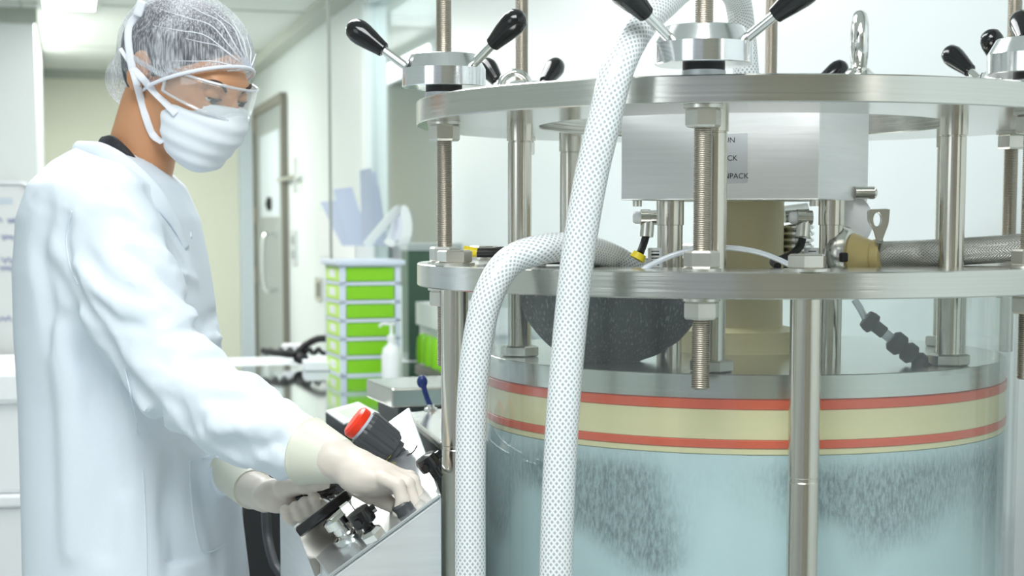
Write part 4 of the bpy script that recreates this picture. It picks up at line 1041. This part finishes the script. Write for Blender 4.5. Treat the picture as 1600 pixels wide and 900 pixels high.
# hair (inside the net)
def hair_f(p):
    q = toh(p)
    d = ell_d(q, (-.019, 0, .006), (.104, .079, .087))
    d = smin(d, ell_d(q, (-.05, 0, -.030), (.046, .064, .058)), .02)
    d = smax(d, -(q[..., 2]*.81 - q[..., 0]*.586 + .026), .006)      # hairline plane
    return smax(d, q[..., 0]-.080, .01)
sdf_obj('hair', hair_f, HO-Vector((.14, .14, .14)), HO+Vector((.14, .14, .14)), .004, 'hair', man, 2)
# hair net: loose bouffant cap
def net_f(p):
    q = toh(p)
    d = ell_d(q, (-.013, 0, .008), (.114, .089, .095))
    d = smin(d, ell_d(q, (-.092, -.0, -.062), (.040, .056, .046)), .02)
    fold = vnoise(q*np.array([28, 60, 22]), 3)*.0022
    d = d + fold
    cut = -(q[..., 2]*.81 - q[..., 0]*.586 + .036)
    return smax(d, cut, .01)
sdf_obj('hair_net', net_f, HO-Vector((.19, .18, .16)), HO+Vector((.19, .18, .16)), .004, 'net', man, 2)
def rim_pts(ys):
    P = []
    for i in range(49):
        a = 2*PI*i/48
        c_, s_ = math.cos(a), math.sin(a)
        # find rim radius on the field in local head space
        lo_, hi_ = .02, .2
        for _ in range(24):
            mid = (lo_+hi_)/2; x = mid*c_-.01; y = mid*s_; z = (x*.586-.036)/.81
            v = net_f(np.array([list(Hd(x, y, z))]))[0]
            # use only the outer shells
            q = np.array([[x, y, z]]); v = min(ell_d(q, (-.013, 0, .008), (.114, .089, .095))[0], ell_d(q, (-.092, -.0, -.062), (.040, .056, .046))[0])
            if v < 0: lo_ = mid
            else: hi_ = mid
        P.append(Hd(lo_*c_-.01, lo_*s_, ((lo_*c_-.01)*.586-.034)/.81))
    return P
g = G(); g.tube(rim_pts(0), .0028, 10, raw=True); g.obj('net_elastic', 'strap', man)
# gathered folds of the net, meeting at the front
for tx, ty, mx_, my_ in ((250, 14, 330, 40), (290, 6, 345, 35), (330, 14, 366, 45), (362, 30, 380, 62), (385, 55, 392, 80), (290, 60, 340, 72), (270, 95, 335, 96), (300, 118, 345, 112), (400, 84, 396, 95), (240, 40, 320, 55)):
    P = [hit(net_f, x, y, 2.15, 2.6, .0005) for x, y in ((391, 108), ((391+mx_)/2, (108+my_)/2), (mx_, my_), ((mx_+tx)/2, (my_+ty)/2), (tx, ty))]
    g = G(); g.tube(P, lambda t_: .0013*(1-.75*t_), 6, sub=6); g.obj('net_fold', 'strap', man)
# mask
def mask_f(p):
    q = toh(p)
    d = ell_d(q, (.048, 0, -.078), (.066, .062, .070))
    d = smin(d, ell_d(q, (.094, 0, -.062), (.034, .036, .042)), .025)
    d = smin(d, ell_d(q, (.075, 0, -.118), (.026, .034, .026)), .02)
    pl = np.sin((q[..., 2]+.0)*2*PI/.024 + q[..., 0]*12)
    d = d + .0012*pl*(np.abs(q[..., 1]) > 0)
    top_ = q[..., 2] - (-.040 + .18*(q[..., 0]-.06))
    d = smax(d, top_, .004)
    back = (.018 + np.clip(-(q[..., 2]+.075), 0, .1)*-.0 + .30*np.abs(q[..., 2]+.075)) - q[..., 0]
    d = smax(d, back, .004)
    return np.minimum(d, 1)
sdf_obj('face_mask', mask_f, HO-Vector((.12, .16, .20)), HO+Vector((.16, .14, .06)), .0032, 'mask', man, 1)
def outer_f(p): return np.minimum(np.minimum(mask_f(p), net_f(p)), body_f(p))
def strap(pts, name, w_=.0055):
    P = [hit(outer_f, x, y, 2.15, 2.5, .003) for x, y in pts]; g = G(); g.tube(P, w_, 10, flat=.28, sub=5, upv=(.9, .1, .35)); return g.obj(name, 'strap', man)
strap([(275, 178), (258, 160), (238, 140), (222, 122), (209, 108)], 'mask_strap')
strap([(254, 222), (240, 212), (230, 190), (220, 155), (213, 128), (207, 108)], 'mask_strap')
strap([(207, 110), (203, 85), (200, 58), (203, 38), (216, 22)], 'mask_strap')
strap([(188, 76), (197, 90), (206, 104)], 'mask_strap', .003)
g = G(); kp = hit(outer_f, 219, 20, 2.15, 2.5, .004); g.box(kp+Vector((0, -.002, .006)), (.014, .008, .024), rot=Matrix.Rotation(.35, 3, 'Y')); g.obj('strap_knot', 'strap', man, smooth=False, bevel=.003)
# goggles
def gog(a, z): 
    rx, ry = .108, .076
    return Hd(.004 + rx*math.cos(a) if abs(a) < PI/2 else .004, ry*math.sin(a), z)
g = G(); vs = []; fs = []; NA, NZ = 48, 8; AM = 1.42
for i in range(NA+1):
    a = -AM+2*AM*i/NA
    for j in range(NZ+1):
        f_ = j/NZ; hfac = 1-.35*(abs(a)/AM)**2
        zc = -.024; z = zc + (f_-.5)*.050*hfac
        bul = 1+.02*math.sin(PI*f_)
        vs.append(Hd(.010+.112*math.cos(a)*bul, .074*math.sin(a)*bul, z - .0*a))
for i in range(NA):
    for j in range(NZ): fs.append((i*(NZ+1)+j, (i+1)*(NZ+1)+j, (i+1)*(NZ+1)+j+1, i*(NZ+1)+j+1))
g.add(vs, fs); gl = g.obj('goggles', 'goggle', man, angle=0)
sol = gl.modifiers.new('solid', 'SOLIDIFY'); sol.thickness = .002
for jj in (0, NZ):
    g = G(); g.tube([Vector(vs[i*(NZ+1)+jj]) for i in range(NA+1)], .0021, 8, raw=True); g.obj('goggle_rim', 'goggle_rim', man)
for s in (0, NA):
    g = G(); g.tube([Vector(vs[s*(NZ+1)+j]) for j in range(NZ+1)], .0028, 8, raw=True); g.obj('goggle_rim', 'goggle_rim', man)
for s in (-1, 1):
    g = G(); g.tube([Hd(.028, .074*s, -.020), Hd(-.005, .080*s, -.016), Hd(-.035, .086*s, -.012)], .004, 8, flat=.4); g.obj('goggle_arm', 'goggle_rim', man)
# dark shirt collar
g = G(); 
cps = [(158, 222, 2.42), (172, 221, 2.385), (190, 236, 2.375), (205, 254, 2.38), (218, 275, 2.39), (228, 300, 2.40)]
g.tube([V(*q) for q in cps], .010, 10, flat=.45, sub=6, upv=(.5, 0, .86)); g.obj('shirt_collar', noise_var(mat('black_patterned_cloth', (.02, .02, .025), .7), (180, 180, 180), .9), man)

# lab coat
YS = np.array([222, 236, 256, 290, 340, 420, 520, 620, 720, 820, 900, 1100, 1350.])
LX = np.array([150, 126, 96, 70, 50, 40, 40, 44, 46, 47, 47, 44, 40.])
RX = np.array([175, 215, 248, 283, 303, 318, 333, 346, 358, 366, 371, 380, 392.])
RY = np.array([.03, .07, .12, .178, .20, .205, .20, .195, .2, .205, .21, .235, .26])
DT_ = 2.46
ZS = np.array([V(0, y, DT_).z for y in YS]); 
CXs = np.array([(V(l, y, DT_).x+V(r, y, DT_).x)/2 for l, r, y in zip(LX, RX, YS)]); HXs = np.array([(V(r, y, DT_).x-V(l, y, DT_).x)/2 for l, r, y in zip(LX, RX, YS)])
o_ = np.argsort(ZS); ZS, CXs, HXs, RYs = ZS[o_], CXs[o_], HXs[o_], RY[o_]
TY = V(200, 500, DT_).y
RA = [V(150, 335, 2.30), V(205, 470, 2.25), V(286, 602, 2.20), V(372, 655, 2.12), V(440, 690, 2.05), V(488, 710, 2.012)]
RR = [.074, .070, .060, .050, .039, .031]
LAp = [V(200, 335, 2.62), V(235, 520, 2.62), V(268, 650, 2.58), V(330, 705, 2.46), V(372, 742, 2.36)]
LR = [.072, .062, .055, .046, .038]
def coat_f(p):
    x, y, z = p[..., 0], p[..., 1], p[..., 2]
    cx = np.interp(z, ZS, CXs); hx = np.interp(z, ZS, HXs); ry = np.interp(z, ZS, RYs)
    k = ((np.abs(x-cx)/hx)**2.3 + (np.abs(y-TY)/ry)**2.3)**(1/2.3)
    d = (k-1)*np.minimum(hx, ry)
    d = smax(d, z-ZS[-1]+.01, .02); d = smax(d, .62-z, .004)
    # vertical drapes low on the coat
    low = np.clip((1.25-z)/.4, 0, 1)
    d = d + low*.006*np.sin(np.arctan2(y-TY, (x-cx))*7 + z*2.5) + .008*vnoise(np.stack([x*9+z*3, y*9, z*3.2+x*3], -1), 5)
    a = chain_d(p, RA, RR, .03)
    # folds across the sleeve running down from the shoulder
    s_ = (x*.62 - z*.78)       # along the arm
    t_ = (x*.78 + z*.62)       # across the arm
    ux = np.stack([s_*9+t_*9, t_*22 - s_*10, y*9], -1)
    fl = vnoise(ux, 11); fl2 = vnoise(ux*2.1+5, 12)
    a = a + .013*(np.abs(fl)-.35) + .005*(np.abs(fl2)-.3)
    # bunched folds near elbow and cuff
    a = a + .0035*np.sin(s_*95 + t_*35 + 2*fl)*np.exp(-((x-RA[4][0])/.11)**2)
    d = smin(d, a, .035)
    b = chain_d(p, LAp, LR, .03) + .003*np.sin(s_*90+t_*30)
    d = smin(d, b, .03)
    # cuffs cut clean
    ca = np.array(RA[5]); dirn = np.array((RA[5]-RA[3]).normalized()); 
    d = smax(d, np.where((x > ca[0]-.07) & (y < 2.25), (p-ca)@dirn-.012, -1), .004)
    cb = np.array(LAp[4]); dl = np.array((LAp[4]-LAp[3]).normalized())
    d = smax(d, np.where((x > cb[0]-.1) & (y > 2.25) & (z < 1.16) & (z > .95), (p-cb)@dl-.0, -1), .004)
    # collar
    c1 = 0.01+chain_d(p, [V(140, 232, 2.50), V(122, 236, 2.44), V(140, 236, 2.39), V(172, 246, 2.365), V(208, 268, 2.36), V(240, 296, 2.37), V(262, 326, 2.385), V(280, 362, 2.40)], [.012, .013, .014, .014, .013, .012, .011, .006], .006)
    c2 = chain_d(p, [V(140, 232, 2.50), V(165, 240, 2.56), V(215, 262, 2.57), V(262, 305, 2.53), V(284, 350, 2.46)], [.012, .013, .012, .011, .008], .006)
    d = smin(d, np.minimum(c1, c2), .008)
    # hollow for the neck
    d = smax(d, -cap_d(p, V(232, 190, 2.44), V(208, 300, 2.46), .054, .050), .004)
    return d
FOLDS = [([(198, 392), (240, 420), (290, 465), (325, 505)], .011, .010), ([(212, 380), (258, 400), (305, 440)], -.007, .010),
  ([(128, 385), (160, 432), (200, 455), (240, 462)], .009, .011), ([(118, 410), (150, 455), (190, 482), (240, 488)], -.007, .010), ([(140, 455), (180, 505), (230, 512)], .007, .010),
  ([(262, 525), (305, 512), (345, 490)], .009, .009), ([(270, 545), (330, 530), (372, 525)], -.006, .009), ([(290, 570), (350, 556), (405, 562)], .009, .010),
  ([(345, 596), (400, 592), (445, 610)], -.006, .010), ([(320, 622), (385, 628), (440, 634), (470, 652)], .008, .010), ([(330, 668), (390, 672), (440, 664), (468, 650)], -.007, .011),
  ([(340, 700), (400, 700), (438, 690)], .006, .010), ([(446, 706), (462, 690), (474, 668)], .005, .007),
  ([(112, 440), (150, 510), (190, 580), (240, 640), (290, 690)], .012, .014), ([(80, 425), (112, 475), (140, 560), (170, 660), (190, 760)], .010, .016),
  ([(74, 330), (60, 390), (72, 460), (80, 540)], .006, .014), ([(90, 520), (105, 620), (110, 740), (112, 860)], -.009, .02), ([(150, 620), (170, 740), (165, 860)], .008, .02),
  ([(268, 720), (262, 800), (268, 890)], .008, .016), ([(318, 760), (335, 830), (345, 890)], .006, .014), ([(160, 300), (185, 320), (205, 345)], .005, .010), ([(105, 335), (98, 375), (108, 420)], .007, .009), ([(232, 300), (262, 345), (290, 400)], .006, .010)]
FL3 = [([hit(coat_f, x, y, 1.9, 2.6, .0) for x, y in pts], amp, wd) for pts, amp, wd in FOLDS]
def coat_g(p):
    d = coat_f(p); near = np.abs(d) < .035
    q = p[near]; e = np.zeros(len(q))
    for pts, amp, wd in FL3:
        lo_ = np.min(np.array(pts), 0)-wd*3; hi_ = np.max(np.array(pts), 0)+wd*3
        inb = np.all((q > lo_) & (q < hi_), -1)
        if not inb.any(): continue
        dd = chain_d(q[inb], pts, [0.0]*len(pts), 1e-4)
        a_ = np.array(pts[0]); b_3 = np.array(pts[-1]); tt = np.clip(((q[inb]-a_)@(b_3-a_))/((b_3-a_)@(b_3-a_)), 0, 1)
        e[inb] += 1.7*amp*np.exp(-(dd/(wd*.9))**2)*np.clip(np.sin(PI*(.08+.84*tt)), 0, 1)**.5
    d[near] = d[near] + e
    return d
sdf_obj('lab_coat', coat_g, (-.85, 1.90, .60), (-.20, 2.78, 1.62), .0055, 'coat', man, 1)
g = G(); g.tube([V(*q) for q in ((122, 236, 2.47), (118, 233, 2.44), (128, 233, 2.385), (152, 235, 2.355), (180, 248, 2.335), (207, 268, 2.325), (232, 292, 2.325), (256, 322, 2.335), (276, 352, 2.355), (292, 388, 2.38))], lambda t_: .0135*(1-.6*max(0, t_-.75)/.25), 14, flat=.42, sub=8, upv=(.30, .35, .9)); g.obj('collar', 'coat', man, angle=0)
g = G(); g.tube([V(*q) for q in ((122, 236, 2.47), (140, 234, 2.54), (175, 236, 2.57), (215, 250, 2.56), (255, 285, 2.52), (285, 330, 2.46), (298, 372, 2.40))], lambda t_: .0135*(1-.6*max(0, t_-.75)/.25), 14, flat=.42, sub=8, upv=(.30, -.35, .9)); g.obj('collar', 'coat', man, angle=0)
# pocket, seams on coat surface
def coat_line(pts, r, name, m='coat', lift=.001):
    P = [hit(coat_g, x, y, 1.95, 2.6, lift) for x, y in pts]; g = G(); g.tube(P, r, 6, sub=6); return g.obj(name, m, man)
coat_line([(296, 722), (300, 790), (312, 856), (330, 862), (352, 850)], .0016, 'pocket_seam')
coat_line([(296, 722), (318, 716), (340, 712)], .0022, 'pocket_seam')
coat_line([(195, 575), (205, 620), (216, 680), (224, 750), (228, 830), (229, 905)], .0014, 'side_seam')
coat_line([(112, 330), (104, 370), (108, 410), (122, 445)], .0014, 'shoulder_seam')
# trousers and shoes
def leg_f(p):
    d = 9.
    for (xo, yo) in ((-.02, -.09), (.03, .10)):
        hx_ = man.location.x + xo; hy_ = man.location.y + yo
        d = smin(np.asarray(d)*np.ones(p.shape[:-1]), chain_d(p, [(hx_, hy_, .88), (hx_+.01, hy_, .48), (hx_, hy_, .09)], [.085, .06, .048], .02), .02)
    return d
mp = man.location
sdf_obj('trousers', leg_f, (mp.x-.16, mp.y-.24, .02), (mp.x+.18, mp.y+.26, .97), .01, 'trouser', man, 1)
for (xo, yo) in ((-.02, -.09), (.03, .10)):
    g = G(); g.ell((mp.x+xo+.05, mp.y+yo, .045), (.14, .05, .045)); g.box((mp.x+xo+.05, mp.y+yo, .008), (.24, .085, .016)); g.obj('shoe', 'whiteplastic', man)

# ---- gloves (hands). near hand: palm down, fingers bent down on the knob
def rhand(p):
    d = chain_d(p, [V(486, 706, 2.010), V(520, 716, 1.995), V(552, 730, 1.985)], [.032, .0275, .0245], .01)
    d = smin(d, ell_d(p, V(588, 742, 1.975), (.042, .036, .0205), RotY(-20)), .016)
    d = smin(d, ell_d(p, V(565, 752, 1.970), (.028, .026, .019), RotY(-15)), .014)
    fs_ = [([(598, 748, 1.943), (622, 758, 1.937), (630, 782, 1.935), (621, 800, 1.937)], .0082),
           ([(606, 742, 1.961), (637, 756, 1.955), (645, 784, 1.951), (634, 806, 1.949)], .0088),
           ([(610, 738, 1.979), (645, 752, 1.977), (653, 778, 1.973), (641, 800, 1.967)], .0090),
           ([(606, 738, 1.999), (640, 746, 1.999), (652, 768, 1.995), (640, 790, 1.987)], .0086)]
    for pts, r in fs_:
        e = chain_d(p, [V(*q) for q in pts], [r*1.12, r*1.05, r*.98, r*.86], .003)
        d = smin(d, e, .003)
    th = chain_d(p, [V(560, 760, 2.000), V(582, 775, 1.995), V(600, 782, 1.985), V(612, 790, 1.977)], [.015, .0115, .0105, .0092], .004)
    d = smin(d, th, .006)
    return d - .0006*vnoise(p*np.array([90, 90, 160]), 2)
def RotY(deg): 
    return Matrix.Rotation(math.radians(-deg), 3, 'Y')
# keep rotation sense: a positive angle tips the long axis upward to the right
sdf_obj('glove', rhand, V(470, 840, 2.1)-Vector((.0, .22, .02)), V(690, 660, 2.1)+Vector((.02, .04, .02)), .0026, 'glove', man, 1)
def lhand(p):
    d = chain_d(p, [V(372, 742, 2.36), V(392, 762, 2.27), V(412, 772, 2.2)], [.026, .026, .025], .01)
    d = smin(d, ell_d(p, V(438, 774, 2.165), (.038, .030, .024), RotY(4)), .016)
    d = smin(d, ell_d(p, V(448, 763, 2.150), (.030, .017, .015), RotY(8)), .012)
    th = chain_d(p, [V(445, 762, 2.135), V(478, 758, 2.105), V(500, 753, 2.095), V(514, 752, 2.093)], [.0155, .0115, .0108, .0095], .005)
    d = smin(d, th, .004)
    for (x, y, r) in ((450, 806, .0085), (466, 801, .0092), (480, 794, .0096), (495, 787, .0094)):
        x0 = x; yb = 772-(x-450)*.16
        e = chain_d(p, [V(x0-12, yb-8, 2.185), V(x0+4, yb+2, 2.20), V(x0+6, y+6, 2.168), V(x0+1, y+2, 2.118), V(x0-4, y-9, 2.104)], [r*1.1, r*1.05, r, r, r*.9], .003)
        d = smin(d, e, .002)
    return d - .0005*vnoise(p*90, 4)
sdf_obj('glove', lhand, V(355, 850, 2.2)-Vector((.0, .14, .02)), V(530, 715, 2.4)+Vector((.02, .02, .02)), .0026, 'glove', man, 1)
# rolled glove cuffs over the sleeves
def cuff(c0, c1, r0, r1, lab_):
    g = G(); ax_ = (c1-c0); L = ax_.length
    g.lathe([(r0*.92, 0), (r0+.0015, .0008), (r0+.0024, .003), (r0+.0006, .0055), (r0, .007), ((r0+r1)/2+.001, L*.5), (r1, L), (r1*.9, L)], c0, 36, ax_)
    o = g.obj('glove_cuff', 'glovecuff', man)
    return o
cuff(V(480, 705, 2.020), V(534, 721, 1.990), .0425, .0285, '')
cuff(V(366, 735, 2.37), V(396, 765, 2.255), .036, .029, '')
